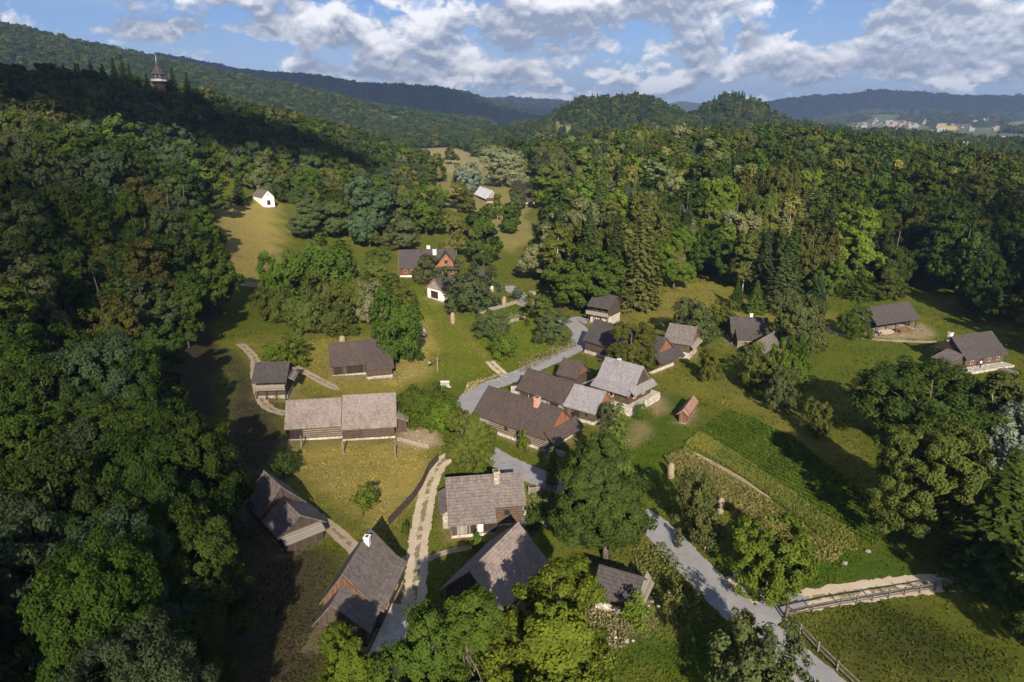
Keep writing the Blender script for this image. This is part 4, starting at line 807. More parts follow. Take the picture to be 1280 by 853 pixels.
# trees one can point at
for a in [
 ('tall', 757, 700, 522, 126, 'dark', 'big dense dark green tree leaning over the bend of the road', 'the big roadside tree', 0),
 ('larch', 768, 640, 496, 60, 'larch', 'slender soft green tree just above the big roadside tree', None, 0),
 ('poplar', 690, 609, 558, 17, 'larch', 'slim columnar tree beside the road and the garden fence', 'the columnar tree'),
 ('lime', 584, 592, 492, 74, 'larch', 'light green tree at the top of the gravel track', 'the tree at the top of the track', 1),
 ('round', 532, 527, 474, 66, 'green', 'bushy green tree at the right end of the long pale barn', None),
 ('round', 560, 540, 496, 48, 'fresh', 'bushy bright tree beside the tree at the top of the track', None),
 ('thin', 657, 568, 533, 19, 'fresh', 'young thin tree before the wall of the long pink-chimneyed cottage', None),
 ('lime', 787, 466, 386, 62, 'olive', 'olive feathery tree before the long dark cottage with the orange gable', 'the olive feathery tree'),
 ('thin', 453, 646, 603, 40, 'fresh', 'small bright tree alone in the dry meadow below the pale barn', 'the lone small meadow tree'),
 ('round', 357, 457, 424, 50, 'fresh', 'bright bushy tree behind the balconied granary', None),
 ('round', 496, 456, 372, 66, 'green', 'dense round tree touching the right end of the brown plank barn', None),
 ('round', 423, 420, 384, 44, 'olive', 'round orchard tree straight above the brown plank barn', None),
 ('round', 380, 414, 360, 52, 'olive', 'dense orchard tree up left of the brown plank barn', None),
 ('round', 344, 402, 352, 44, 'olive', 'low orchard tree at the foot of the dry chapel meadow', None),
 ('round', 346, 374, 322, 42, 'fresh', 'bright green round tree at the lower corner of the chapel meadow', 'the bright tree by the chapel meadow'),
 ('round', 398, 374, 288, 90, 'green', 'broad dense tree left of the little orchard hut', None),
 ('round', 408, 400, 346, 60, 'olive', 'olive round tree under the little orchard hut', None),
 ('round', 452, 398, 336, 64, 'olive', 'olive orchard tree between the orchard hut and the big house', None),
 ('lime', 474, 372, 306, 60, 'larch', 'pale rounded tree left of the big house with two chimneys', None, 0),
 ('apple', 462, 408, 358, 42, 'sage', 'pale leaved tree amid the orchard', None),
 ('round', 500, 408, 360, 54, 'olive', 'olive tree before the white-walled barn across the grass', None),
 ('apple', 591, 393, 332, 76, 'grey', 'spreading grey green apple tree before the white-walled barn', 'the spreading apple tree'),
 ('round', 531, 352, 322, 40, 'grey', 'small tree against the white porch of the big house', None),
 ('apple', 615, 425, 389, 48, 'grey', 'apple tree on the lawn below the spreading apple tree', None),
 ('round', 628, 449, 412, 36, 'yellow', 'yellowish small tree on the lawn above the road', 'the yellowish lawn tree'),
 ('apple', 675, 406, 374, 50, 'olive', 'apple tree beside the fenced garden by the grey road', None),
 ('apple', 691, 429, 395, 52, 'grey', 'leaning grey green apple tree near the road bend', None),
 ('thin', 645, 376, 358, 22, 'grey', 'small grey green tree between the white-walled barn and the road', None),
 ('apple', 885, 476, 438, 34, 'olive', 'small tree with a pale trunk right of the orange gabled cottage', None),
 ('apple', 865, 432, 383, 62, 'grey', 'grey green tree behind the grey-roofed granary', None),
 ('apple', 900, 412, 378, 46, 'olive', 'olive tree left of the dark cottage with the white chimney', None),
 ('willow', 992, 440, 362, 64, 'grey', 'tall grey green tree covering the small grey shed', 'the tall grey-green tree by the shed', 0),
 ('round', 948, 486, 434, 52, 'olive', 'olive tree on the slope under the dark white-chimneyed cottage', None),
 ('apple', 984, 492, 430, 52, 'fresh', 'leafy tree at the right of the slope below the small shed', None),
 ('apple', 972, 512, 462, 46, 'grey', 'grey green tree at the lower end of the orchard slope', None),
 ('apple', 1017, 545, 503, 38, 'olive', 'crooked small tree alone above the crop strips', 'the crooked tree above the crops'),
 ('thin', 951, 502, 478, 26, 'yellow', 'little yellowish tree in the orchard slope', None),
 ('round', 1066, 422, 386, 38, 'green', 'small round tree left of the open-fronted barn', 'the round tree by the open-fronted barn'),
 ('oak_hi', 1150, 572, 446, 160, 'dark', 'huge dark oak below the cottage with the white terrace', 'the huge dark oak', 0),
 ('oak_hi', 1150, 676, 524, 132, 'olive', 'big olive oak shading the end of the crop strips', 'the big olive oak', 1),
 ('willow', 1262, 612, 508, 84, 'silver', 'silvery leaved willow at the right edge', 'the silvery willow', 0),
 ('spruce', 1232, 724, 560, 116, 'dark', 'wide dark spruce under the silvery willow', 'the wide dark spruce', 0),
 ('birch', 1232, 560, 448, 62, 'brownish', 'brownish birch before the terrace of the right cottage', None),
 ('oak', 1200, 540, 478, 80, 'dark', 'dark tree between the huge dark oak and the brownish birch', None),
 ('apple', 1272, 728, 664, 46, 'brownish', 'small brownish tree beside the track under the wide dark spruce', None),
 ('oak_hi', 1330, 840, 700, 130, 'dark', 'dark tree overhanging the lower right corner of the meadow', None, 1),
 ('apple', 868, 684, 606, 66, 'grey', 'spreading grey green fruit tree between the road and the hay cocks', 'the spreading tree beside the hay cocks'),
 ('willow', 958, 736, 652, 96, 'yellow', 'spreading yellow green tree at the lower end of the crops', 'the yellow-green tree by the crops', 1),
 ('apple', 944, 910, 800, 130, 'grey', 'spreading tree standing against the road at the bottom edge', None),
 ('round', 930, 822, 772, 50, 'olive', 'small tree close to the road left of its bottom end', None),
 ('thin', 796, 790, 732, 46, 'fresh', 'thin young tree before the low dark roadside shed', None),
 ('thin', 742, 762, 716, 34, 'fresh', 'slim young tree at the left end of the low dark shed', None),
 ('lime', 694, 900, 682, 172, 'yellow', 'large yellow green tree at the bottom under the steep pale barn', 'the large yellow-green tree', 1),
 ('lime', 588, 905, 722, 126, 'green', 'green tree at the bottom beside the large yellow green one', None, 0),
 ('oak_hi', 528, 930, 742, 110, 'green', 'green tree at the bottom overhanging the gravel track', None, 0),
 ('lime', 440, 905, 760, 100, 'fresh', 'bright green tree at the bottom against the large two-level cottage', None, 1),
 ('round', 506, 668, 651, 10, 'green', 'tiny shrub by the fence above the large two-level cottage', None),
 ('thin', 355, 600, 562, 40, 'dark', 'spindly shaded tree at the barn end of the dry strip', None),
 ('round', 745, 655, 632, 46, 'green', 'green bush in the fenced vegetable garden', None),
 ('apple', 668, 664, 640, 24, 'green', 'little shrub in the corner of the vegetable garden', None),
 ('apple', 598, 684, 668, 20, 'fresh', 'low shrub before the cottage with the stone chimney', None),
 ('apple', 762, 538, 508, 30, 'grey', 'grey green shrub before the low silvery cottage', None),
 ('apple', 800, 524, 506, 16, 'fresh', 'low plant in the corner of the white podium', None),
 ('lime', 383, 297, 231, 66, 'grey', 'rounded grey green tree at the top right of the chapel meadow', 'the grey-green chapel meadow tree', 0),
 ('lime', 418, 297, 238, 58, 'grey', 'second rounded grey green tree right of the chapel meadow', None, 1),
 ('oak_far', 462, 308, 213, 58, 'blue', 'tall bluish green tree rising beyond the orchard', 'the tall bluish tree', 0),
 ('lime', 463, 310, 254, 36, 'olive', 'olive cone shaped tree before the tall bluish tree', None, 0),
 ('lime', 505, 313, 262, 52, 'grey', 'dome shaped grey green tree behind the big two-chimneyed house', None, 1),
 ('oak_far', 533, 296, 232, 50, 'green', 'dense green tree up behind the big two-chimneyed house', None, 1),
 ('lime', 570, 322, 262, 46, 'birch', 'pale yellow green tree at the right gable of the big house', None, 0),
 ('oak_far', 604, 334, 250, 46, 'dark', 'tall dark round tree right of the big house', None, 2),
 ('willow', 585, 240, 206, 34, 'silver', 'silvery round willow by the far white-roofed hut', 'the far silvery willow', 1),
 ('willow', 628, 234, 180, 58, 'sage', 'pale drooping willow on the far clearing', 'the far pale willow', 0),
 ('birch_far', 572, 262, 222, 40, 'birch', 'pale thin birch before the far white-roofed hut', None),
 ('oak_far', 520, 222, 188, 30, 'green', 'leafy tree left of the tiny far shed', None, 0),
 ('birch_far', 548, 224, 186, 22, 'birch', 'pale birch right behind the tiny far shed', None),
 ('birch_far', 566, 206, 178, 20, 'olive', 'olive birch on the tan field beyond the far silvery willow', None),
 ('oak_far', 602, 196, 170, 28, 'green', 'broad tree at the far edge of the tan field', None, 1),
 ('oak_far', 657, 206, 172, 28, 'green', 'broad tree right of the far pale willow', None, 2),
 ('birch_far', 674, 200, 160, 24, 'birch', 'tall pale birch beyond the far brown barn', None),
 ('oak_far', 636, 292, 252, 30, 'green', 'tree at the lower end of the green clearing', None, 0),
 ('birch_far', 622, 276, 236, 18, 'olive', 'slim olive birch at the right corner of the white-roofed far hut', None),
 ('oak_far', 584, 268, 234, 24, 'olive', 'olive leafy tree straight below the far silvery willow', None, 2),
 ('birch_far', 572, 236, 200, 18, 'birch', 'pale birch left of the far silvery willow', None),
 ('oak_far', 645, 262, 226, 22, 'grey', 'grey green tree in front of the far brown barn', None, 1),
 ('oak_far', 618, 214, 184, 24, 'dark', 'dark tree left beyond the far pale willow', None, 0),
 ('oak_far', 545, 262, 226, 32, 'fresh', 'bright green tree left below the white-roofed far hut', None, 1),
 ('spruce_far', 300, 256, 221, 24, 'spruce', 'small dark spruce beside the white chapel', None, 0),
 ('oak', 728, 388, 298, 92, 'green', 'broad dense tree behind the galleried storehouse', 'the broad tree behind the storehouse'),
 ('spruce', 800, 386, 248, 58, 'brownish', 'tall brownish spruce behind the galleried storehouse', 'the tall brownish spruce', 0),
 ('spruce', 768, 372, 262, 46, 'spruce', 'tall blackish spruce left of the brownish spruce', None, 1),
 ('lime', 842, 362, 278, 58, 'fresh', 'bright green tree at the left of the small wood clearing', None, 0),
 ('spruce', 707, 318, 254, 30, 'larch', 'pointed light green spruce before the far brown barn', None, 1),
 ('birch', 907, 332, 252, 36, 'sage', 'bare looking pale birch at the small wood clearing', 'the bare pale birch', 0),
 ('spruce', 943, 392, 350, 28, 'green', 'small green cone shaped tree over the dark white-chimneyed cottage', None, 1),
 ('spruce', 920, 386, 348, 24, 'dark', 'dark young spruce left of the small green cone tree', None, 0),
 ('lime', 1108, 376, 322, 40, 'olive', 'olive tree just behind the open-fronted barn', None, 1),
 ('larch', 1072, 374, 332, 44, 'green', 'green tree left behind the open-fronted barn', None),
 ('spruce', 1020, 386, 340, 30, 'spruce', 'dark spruce at the top of the right lawn', None, 0),
 ('larch', 975, 388, 316, 58, 'grey', 'grey green tree above the dark white-chimneyed cottage', None),
 ('oak', 1010, 362, 262, 60, 'brownish', 'tall brownish leafy tree in the middle of the right wood', None),
]: ptree(*a)
HAND = len(TREES)
# the woods: places first, then the ones that show largest become trees of their own, the rest one mass
def near_foot(x, y, pad):
    for f in FOOT:
        cx = sum(p[0] for p in f) / 4; cy_ = sum(p[1] for p in f) / 4
        if abs(cx - x) < 30 and abs(cy_ - y) < 30 and float(sdf(f, np.array([x]), np.array([y]))[0]) < pad: return True
    return False
woodR = wp([(676,300),(670,330),(676,352),(697,378),(735,386),(800,386),(832,376),(848,352),(892,344),(912,362),(925,388),(990,388),(1026,378),(1075,366),(1145,362),(1200,398),(1250,425),(1275,470),(1330,520),(1460,560)]) + [(330, 130), (420, 330), (420, 520), (16, 520), (16, 400), (20, 335)]
woodM = wp([(352,262),(345,250),(300,246),(330,238),(420,226),(520,232),(530,250),(545,264),(548,290),(500,292),(440,300),(425,262),(380,250)])
woodB = wp([(430,215),(470,196),(520,190),(530,204),(560,226),(540,232),(470,226)])
woodL = [(-150, 316), (-118, 312), (-88, 316), (-84, 300), (-70, 262), (-40, 262), (-30, 300), (-58, 380), (-72, 480), (-90, 560), (-260, 560), (-230, 500), (-160, 430)]
woodE = wp([(1262,540),(1300,540),(1340,560),(1400,700),(1300,690),(1290,600),(1230,560)])
clear_left = wp([(-30,395),(45,385),(60,420),(20,450),(-40,450)])
wr = random.Random(11); SPOTS = []
taken = [(t_[1], t_[2], t_[4]) for t_ in TREES]
def free(x, y, pad):
    for a, b, r in taken:
        if (a - x) ** 2 + (b - y) ** 2 < (r * .75 + pad) ** 2: return False
    return True
KEEP = [(*G(1225, 468)[:2], 13), (*G(1262, 480)[:2], 11), (*G(1165, 440)[:2], 9), (*G(1112, 408)[:2], 10), (*G(1200, 405)[:2], 5)]
_tw = Vector((( 198 - 640) / FPX, CP - (95 - 426.5) / FPX * SP)); _tw = _tw * (440 / _tw.y); tower_xy = (_tw.x, _tw.y)
def scatter(x0, x1, y0, y1, step, test, kinds, hs, wood):
    y = y0
    while y < y1:
        x = x0
        while x < x1:
            px, py = x + wr.uniform(-.38, .38) * step, y + wr.uniform(-.38, .38) * step; x += step
            if not test(px, py): continue
            z = T1(px, py); u, v, d = proj(px, py, z + 10)
            if d < 12 or u < -130 or u > 1410 or v > 1000: continue
            if not free(px, py, 2.6) or near_foot(px, py, 2.5) or any((px - k_[0]) ** 2 + (py - k_[1]) ** 2 < k_[2] ** 2 for k_ in KEEP): continue
            ks, ws = zip(*kinds); kd, tones = ks[wr.choices(range(len(ks)), ws)[0]]
            H = wr.uniform(*hs) * (.9 if kd in ('larch',) else 1.0)
            if math.hypot(px - tower_xy[0] - 4, py - tower_xy[1] + 9) < 17: continue
            SPOTS.append((px, py, z, H, kd, wr.choice(tones), wood))
        y += step
def inpoly(poly): return lambda x, y: float(sdf(poly, np.array([x]), np.array([y]))[0]) < 0
icl = inpoly(clear_left)
def left_test(x, y):
    return woods_left(x, y) < -2.0 and not icl(x, y) and x > -.86 * y - 60 and y < 520
LK = [(('oak', ('dark', 'dark', 'green', 'grey', 'blue')), 5), (('oak', ('brownish', 'olive', 'dark')), 1.1), (('oak', ('dark', 'green')), .3), (('birch', ('birch',)), .25), (('spruce', ('spruce',)), .25)]
scatter(-420, 0, 24, 90, 8.8, left_test, LK, (16.5, 21.5), 'left wood')
scatter(-420, 0, 91, 150, 9.2, lambda x, y: left_test(x, y) and woods_left(x, y) < -4.5, LK, (15, 21.5), 'left wood')
scatter(-470, -40, 152, 520, 10.2, left_test, LK, (16, 24), 'left wood')
def bottom_left(x, y): return -52 < x < -14 and 24 < y < 50 and woods_left(x, y) > -2 and x < -15 - (y - 24) * .25
scatter(-52, -8, 22, 51, 7, bottom_left, [(('oak', ('dark', 'green')), 1)], (8.5, 10.5), 'left wood')
for x_, y_, h_ in ((-28, 44.5, 14), (-30.5, 52.5, 17), (-34, 61, 18.5), (-38, 69, 19), (-44, 76, 19)): SPOTS.append((x_, y_, T1(x_, y_), h_, 'oak', 'dark', 'left wood'))
iL = inpoly(woodL); iR, iM, iB, iE = inpoly(woodR), inpoly(woodM), inpoly(woodB), inpoly(woodE)
ih = [inpoly(p) for p, c in FIELDS]
RK = [(('oak', ('dark', 'green', 'fresh', 'pale', 'olive')), 3.4), (('birch', ('birch', 'birch', 'pale', 'larch', 'yellow')), 4.0), (('spruce', ('spruce', 'spruce', 'dark', 'larch')), 2.0), (('larch', ('larch', 'pale')), 1.4), (('pine', ('blue',)), .4), (('willow', ('grey', 'olive')), .3)]
RK2 = [(('oak', ('dark', 'dark', 'green', 'olive')), 5), (('birch', ('birch', 'brownish')), .8), (('spruce', ('spruce',)), .8)]
okf = lambda x, y: not any(f(x, y) for f in ih)
scatter(-10, 118, 190, 300, 8.8, lambda x, y: iR(x, y) and okf(x, y), RK, (17, 27), 'wood behind the village')
scatter(-10, 118, 302, 530, 10.5, lambda x, y: iR(x, y) and okf(x, y), RK, (18, 28), 'wood behind the village')
scatter(118.1, 430, 120, 530, 10.2, lambda x, y: iR(x, y) and okf(x, y), RK2, (16, 25), 'right wood')
scatter(-140, 10, 190, 420, 7.6, lambda x, y: iM(x, y) and okf(x, y), [(('oak', ('green', 'dark', 'grey', 'olive', 'blue')), 4), (('birch', ('birch', 'olive')), 1)], (11, 16), 'grove above the orchard')
scatter(-260, 0, 255, 560, 8.6, lambda x, y: iL(x, y) and not left_test(x, y) and not iM(x, y) and okf(x, y), LK, (15, 20), 'left wood')
scatter(-140, 10, 300, 640, 9.5, lambda x, y: iB(x, y) and okf(x, y), [(('oak', ('green', 'dark', 'grey', 'olive')), 3), (('birch', ('birch', 'olive')), 2)], (11, 16), 'far grove')
scatter(80, 200, 60, 140, 8.5, iE, [(('oak', ('dark', 'green')), 3), (('spruce', ('spruce',)), 1)], (13, 18), 'right edge wood')
# far woods: out to the ridges
FAR = []
def far_ring():
    r = 430.0
    while r < 9000:
        st = max(10.0, .0100 * r); na = int(1.42 * r / st)
        for i in range(na):
            a = -.71 + 1.42 * (i + wr.uniform(-.4, .4)) / na; rr = r + wr.uniform(-.4, .4) * st
            FAR.append((rr * math.sin(a), rr * math.cos(a), st))
        r += st
far_ring(); FAR = np.array(FAR)
fx, fy = FAR[:, 0], FAR[:, 1]; keep = np.ones(len(FAR), bool)
for poly, c in FIELDS: keep &= sdf(poly, fx, fy) > 2.0
wl = (woods_left(fx, fy) < 0) & (fy < 520); keep &= ~wl
keep &= ~((sdf(woodR, fx, fy) < 4) & (np.hypot(fx, fy) < 560)); keep &= ~(sdf(woodM, fx, fy) < 3); keep &= ~(sdf(woodB, fx, fy) < 3)
keep &= (fy > 475) | (sdf(woodR, fx, fy) < 0)
# open pasture patches in the far valley floor
op_ = (wob(fx, fy, 210.0, 5) > np.where(np.arctan2(fx, fy) > .22, .30, 9.0)) & (np.hypot(fx, fy) > 1500) & (np.hypot(fx, fy) < 5200); keep &= ~op_
FAR = FAR[keep]; fz_ = T(FAR[:, 0], FAR[:, 1])
BUDGET = 284 - HAND
def score(s):
    u, v, d = proj(s[0], s[1], s[2] + s[3] * .7)
    if u < -30 or u > 1310 or v > 905: return 0
    return s[3] / d
SPOTS.sort(key=score, reverse=True)
LABELLED = []
def place_spot(s):
    x, y, z, H, kd, tone, wood = s; d = proj(x, y, z)[2]
    k = kd
    if kd == 'oak': k = 'oak_near' if d < 62 else 'oak_hi' if d < 100 else ('oak' if d < 250 else 'oak_far')
    if kd == 'birch' and d > 260: k = 'birch_far'
    if kd == 'spruce' and d > 260: k = 'spruce_far'
    R = H * {'oak': .335, 'birch': .20, 'spruce': .165, 'larch': .2, 'pine': .25, 'willow': .34}[kd] * wr.uniform(.88, 1.15)
    return k, R
for s in SPOTS[:BUDGET]:
    k, R = place_spot(s); r = tree(k, s[0], s[1], s[3], R, s[5], None, 'trees of the ' + s[6], s[2]); LABELLED.append(r)
# the rest of the woods: instances of the same crowns, spread over points that carry size, turn, build and tint
SRC = ['oak', 'oak_far', 'birch', 'birch_far', 'spruce', 'spruce_far', 'larch', 'pine', 'willow']
PROTO = []                                        # (kind, variant, crown object already standing in the scene)
for kd in SRC:
    for vi in range(len(KIND[kd])):
        cr = KIND[kd][vi][1]; ob = next((o for o in COL.objects if o.type == 'MESH' and o.data is cr), None)
        if ob is None: continue
        PROTO.append((kd, vi, ob))
def have(kd):
    l = [i for i, p in enumerate(PROTO) if p[0] == kd]
    return l or [i for i, p in enumerate(PROTO) if p[0].split('_')[0] == kd.split('_')[0]] or [0]
def mass(name, rows, label=None):                 # rows: x, y, z, H, R, kind, tone
    if not rows: return
    n = len(rows); pos = np.array([(r[0], r[1], r[2] - .2) for r in rows]); idx = []; scl = []; tin = []; rot = []
    for r in rows:
        i = wr.choice(have(r[5])); kd, vi, ob = PROTO[i]; _, _, H0, R0 = KIND[kd][vi]
        idx.append(i); scl.append((r[4] / R0, r[4] / R0, r[3] / H0)); rot.append(wr.uniform(0, 6.28)); k = wr.uniform(.80, 1.2); t_ = TINT[r[6]]; tin.append((t_[0] * k * wr.uniform(.88, 1.12), t_[1] * k, t_[2] * k * wr.uniform(.85, 1.15)))
    me = bpy.data.meshes.new(name); me.vertices.add(n); me.vertices.foreach_set('co', pos.astype(np.float32).ravel())
    for nm, ty, arr in (('idx', 'INT', idx), ('rot', 'FLOAT', rot), ('scl', 'FLOAT_VECTOR', scl), ('tint', 'FLOAT_VECTOR', tin)):
        at = me.attributes.new(nm, ty, 'POINT'); at.data.foreach_set('vector' if 'VEC' in ty else 'value', np.array(arr, np.int32 if ty == 'INT' else np.float32).ravel())
    o = link(name, me); tag(o, label, kind='stuff')
    ng = bpy.data.node_groups.new(name, 'GeometryNodeTree'); ng.interface.new_socket('Geometry', in_out='INPUT', socket_type='NodeSocketGeometry'); ng.interface.new_socket('Geometry', in_out='OUTPUT', socket_type='NodeSocketGeometry')
    N = ng.nodes; Lk = ng.links; gi = N.new('NodeGroupInput'); go = N.new('NodeGroupOutput'); jn = N.new('GeometryNodeJoinGeometry'); ip = N.new('GeometryNodeInstanceOnPoints')
    for kd, vi, ob in reversed(PROTO):            # the last link is joined first
        oi = N.new('GeometryNodeObjectInfo'); oi.inputs['Object'].default_value = ob; oi.inputs['As Instance'].default_value = True; Lk.new(oi.outputs['Geometry'], jn.inputs[0])
    def at(nm, ty):
        a = N.new('GeometryNodeInputNamedAttribute'); a.data_type = ty; a.inputs['Name'].default_value = nm; return a.outputs['Attribute']
    cx = N.new('ShaderNodeCombineXYZ'); Lk.new(at('rot', 'FLOAT'), cx.inputs[2])
    Lk.new(gi.outputs[0], ip.inputs['Points']); Lk.new(jn.outputs[0], ip.inputs['Instance']); ip.inputs['Pick Instance'].default_value = True
    Lk.new(at('idx', 'INT'), ip.inputs['Instance Index']); Lk.new(cx.outputs[0], ip.inputs['Rotation']); Lk.new(at('scl', 'FLOAT_VECTOR'), ip.inputs['Scale']); Lk.new(ip.outputs[0], go.inputs[0])
    md = o.modifiers.new('woods', 'NODES'); md.node_group = ng; return o
rows = []
for s in SPOTS[BUDGET:]:
    k, R = place_spot(s); rows.append((s[0], s[1], s[2], s[3], R, 'oak' if k in ('oak_hi', 'oak_near') else k, s[5]))
mass('woodland', rows)
rows = []
for (x, y, st), z in zip(FAR, fz_):
    r = math.hypot(x, y); hill = any(((x - m[0]) / m[3]) ** 2 + ((y - m[1]) / m[4]) ** 2 < .35 for m in mounds)
    q = wr.random(); kd = 'spruce_far' if q < (.5 if hill else .22) else ('birch_far' if q > .93 and r < 1300 else 'oak_far')
    f = st / 9.0; H = wr.uniform(14, 20) * f ** .55 * (.72 if hill else 1.0)
    rows.append((x, y, z - .25 * H * (f > 1.5), H, H * .34 * (f ** .4) if kd != 'spruce_far' else H * .22 * f ** .5, kd, wr.choice(('dark', 'dark', 'green', 'olive') if kd == 'oak_far' else ('birch', 'olive') if kd == 'birch_far' else ('spruce',))))
mass('far_forest', rows)
# ------------------------------------------------------------------ crops and rough grass
crng = np.random.default_rng(77)
def inside(poly, n):
    xs = [p[0] for p in poly]; ys = [p[1] for p in poly]; out = np.zeros((0, 2))
    while len(out) < n:
        q = np.column_stack([crng.uniform(min(xs), max(xs), n), crng.uniform(min(ys), max(ys), n)]); out = np.vstack([out, q[sdf(poly, q[:, 0], q[:, 1]) < 0]])
    return out[:n]
def gcol_material():
    m = bpy.data.materials.new('blades'); m.use_nodes = True; t = NT(m.node_tree); t.n.clear()
    a = t.n.new('ShaderNodeAttribute'); a.attribute_name = 'gcol'; d = t.n.new('ShaderNodeBsdfDiffuse'); t.l.new(a.outputs['Color'], d.inputs[0])
    tr = t.n.new('ShaderNodeBsdfTranslucent'); t.l.new(a.outputs['Color'], tr.inputs[0]); mx = t.n.new('ShaderNodeMixShader'); mx.inputs[0].default_value = .25
    t.l.new(d.outputs[0], mx.inputs[1]); t.l.new(tr.outputs[0], mx.inputs[2]); o = t.n.new('ShaderNodeOutputMaterial'); t.l.new(mx.outputs[0], o.inputs[0]); M['blades'] = m
gcol_material()
def crop(name, poly, n, h, size, cols, upright, label=None, rows_=None):
    q = inside(poly, n)
    if rows_:                                      # drilled in rows
        a = np.array(poly[rows_[0]][:2]); b = np.array(poly[rows_[1]][:2]); u = (b - a) / np.linalg.norm(b - a); nv = np.array((-u[1], u[0])); w_ = rows_[2]
        dv = (q - a) @ nv; q = q + nv[None] * ((np.round(dv / w_) * w_ - dv) * .72)[:, None]
    hh = h * (.55 + .5 * crng.random(n)) * (1 + .22 * wob(q[:, 0], q[:, 1], 1.3)); z = T(q[:, 0], q[:, 1]) + hh * (crng.random(n) ** .6)
    nor = crng.normal(size=(n, 3)) * (1, 1, .5) + np.array((0, -.3, 1.0 - upright)); V, F = cards(crng, np.column_stack([q, z]), nor, size * crng.uniform(.6, 1.4, n), 1.8, .1)
    k = np.clip(.5 + .42 * wob(q[:, 0], q[:, 1], 2.1, 3) + crng.normal(size=n) * .22, 0, 1); cols = np.array(cols)
    i = np.clip((k * (len(cols) - 1)), 0, len(cols) - 1.001); j = i.astype(int); f = (i - j)[:, None]; c = cols[j] * (1 - f) + cols[j + 1] * f; c = c * crng.uniform(.7, 1.3, (n, 1))
    me = npmesh(name, V, F, M['blades'], {'gcol': ('FLOAT_COLOR', 'FACE', np.hstack([c, np.ones((n, 1))]))}); return tag(link(name, me), label, kind='stuff')
P1 = wp([(874,537),(910,514),(940,523),(990,547),(1050,595),(1110,650),(1096,682),(1066,668),(1000,622),(930,572)])
P2 = wp([(857,555),(873,541),(930,575),(1000,625),(1066,671),(1072,690),(1044,686),(985,640),(962,622),(920,592),(880,568)])
P3 = wp([(830,574),(856,563),(880,578),(925,606),(975,640),(1030,680),(1054,694),(1040,705),(1000,700),(940,668),(902,632),(884,612),(850,600)])
crop('potato_rows', P1, 30000, .42, .23, [(.046, .080, .010), (.068, .112, .014), (.092, .142, .018)], .35, None, (0, 5, .95))
crop('cereal_strip', P2, 26000, .55, .18, [(.105, .135, .028), (.140, .162, .034), (.19, .19, .05)], .6)
yel = wp([(856,556),(874,543),(905,560),(890,573)]); crop('ripe_cereal', yel, 5200, .6, .18, [(.15, .165, .03), (.22, .22, .04), (.24, .21, .05)], .7)
crop('tall_grain', P3, 32000, .75, .20, [(.19, .16, .060), (.15, .155, .042), (.25, .21, .080), (.12, .14, .035)], .65)
gp = wp([(663,620),(692,617),(700,655),(672,660)]); crop('garden_plants', gp, 1500, .5, .22, [(.05, .10, .02), (.10, .14, .03), (.20, .20, .08)], .4)
g2 = wp([(628,392),(650,384),(662,388),(655,399),(634,403)]); crop('garden_plants', g2, 1200, .5, .25, [(.05, .10, .02), (.10, .15, .03), (.26, .24, .16)], .4)
def grass_tufts():
    n = 190000; r = np.exp(crng.uniform(math.log(46), math.log(235), n)); a = crng.uniform(-.82, .82, n); x, y = r * np.sin(a), r * np.cos(a)
    k = (woods_left(x, y) > -1) & (wob(x, y, 3.1, 1) + crng.normal(size=n) * .5 > -.1)
    for pts, wd in ROADS:
        pp = np.array(pts)[:, :2][::2]; sel = np.where(k)[0]; dmin = np.full(len(sel), 1e9)
        for p in pp: dmin = np.minimum(dmin, (x[sel] - p[0]) ** 2 + (y[sel] - p[1]) ** 2)
        k[sel[dmin < (wd * .5 + .25) ** 2]] = False
    for f in FOOT + [P1, P2, P3]:
        sel = np.where(k)[0]; k[sel[sdf(f, x[sel], y[sel]) < .1]] = False
    x, y = x[k], y[k]; n = len(x); c = ground_cols(x, y); dirt = c[:, 0] > c[:, 1] * 1.24; x, y, c = x[~dirt], y[~dirt], c[~dirt]; n = len(x)
    s = .16 + .0011 * np.hypot(x, y); z = T(x, y) + s * .25; nor = crng.normal(size=(n, 3)) + np.array((0, -.2, .8)); V, F = cards(crng, np.column_stack([x, y, z]), nor, s * crng.uniform(.6, 1.5, n), 1.6, .1)
    c = c * crng.uniform(.62, 1.35, (n, 1)) * np.array((1, 1.04, .9)); me = npmesh('grass', V, F, M['blades'], {'gcol': ('FLOAT_COLOR', 'FACE', np.hstack([c, np.ones((n, 1))]))}); tag(link('grass', me), kind='stuff')
grass_tufts()
def weeds(n, poly, h, size, cols): return crop('weeds', poly, n, h, size, cols, .5)
weeds(900, wp([(648,455),(718,425),(722,434),(660,464),(650,468)]), .8, .3, [(.10, .12, .035), (.20, .17, .07), (.22, .19, .09)])
weeds(700, wp([(585,480),(630,468),(600,482),(580,494)]), .5, .3, [(.20, .17, .08), (.30, .25, .14)])
weeds(1500, wp([(790,690),(830,680),(880,745),(900,790),(840,770),(800,730)]), .5, .25, [(.08, .11, .03), (.15, .14, .045)])
weeds(900, wp([(720,760),(790,770),(780,815),(730,810)]), .5, .22, [(.14, .13, .05), (.28, .24, .15), (.10, .11, .03)])
def stones_():
    mb = MB(); rg = random.Random(3)
    for (cx, cy_, n, sp) in ((806, 760, 14, 16), (770, 795, 6, 14), (625, 474, 7, 9), (745, 430, 6, 8)):
        for _ in range(n):
            g = G(cx + rg.gauss(0, sp), cy_ + rg.gauss(0, sp * .5)); r = rg.uniform(.10, .30); mb.lathe([(r * .8, -.05), (r, r * .3), (r * .6, r * .7), (.02, r * .8)], 6, (g.x, g.y, g.z), rg.random())
    tag(mb.build('rubble', M['stone_pale']), kind='stuff')
stones_()

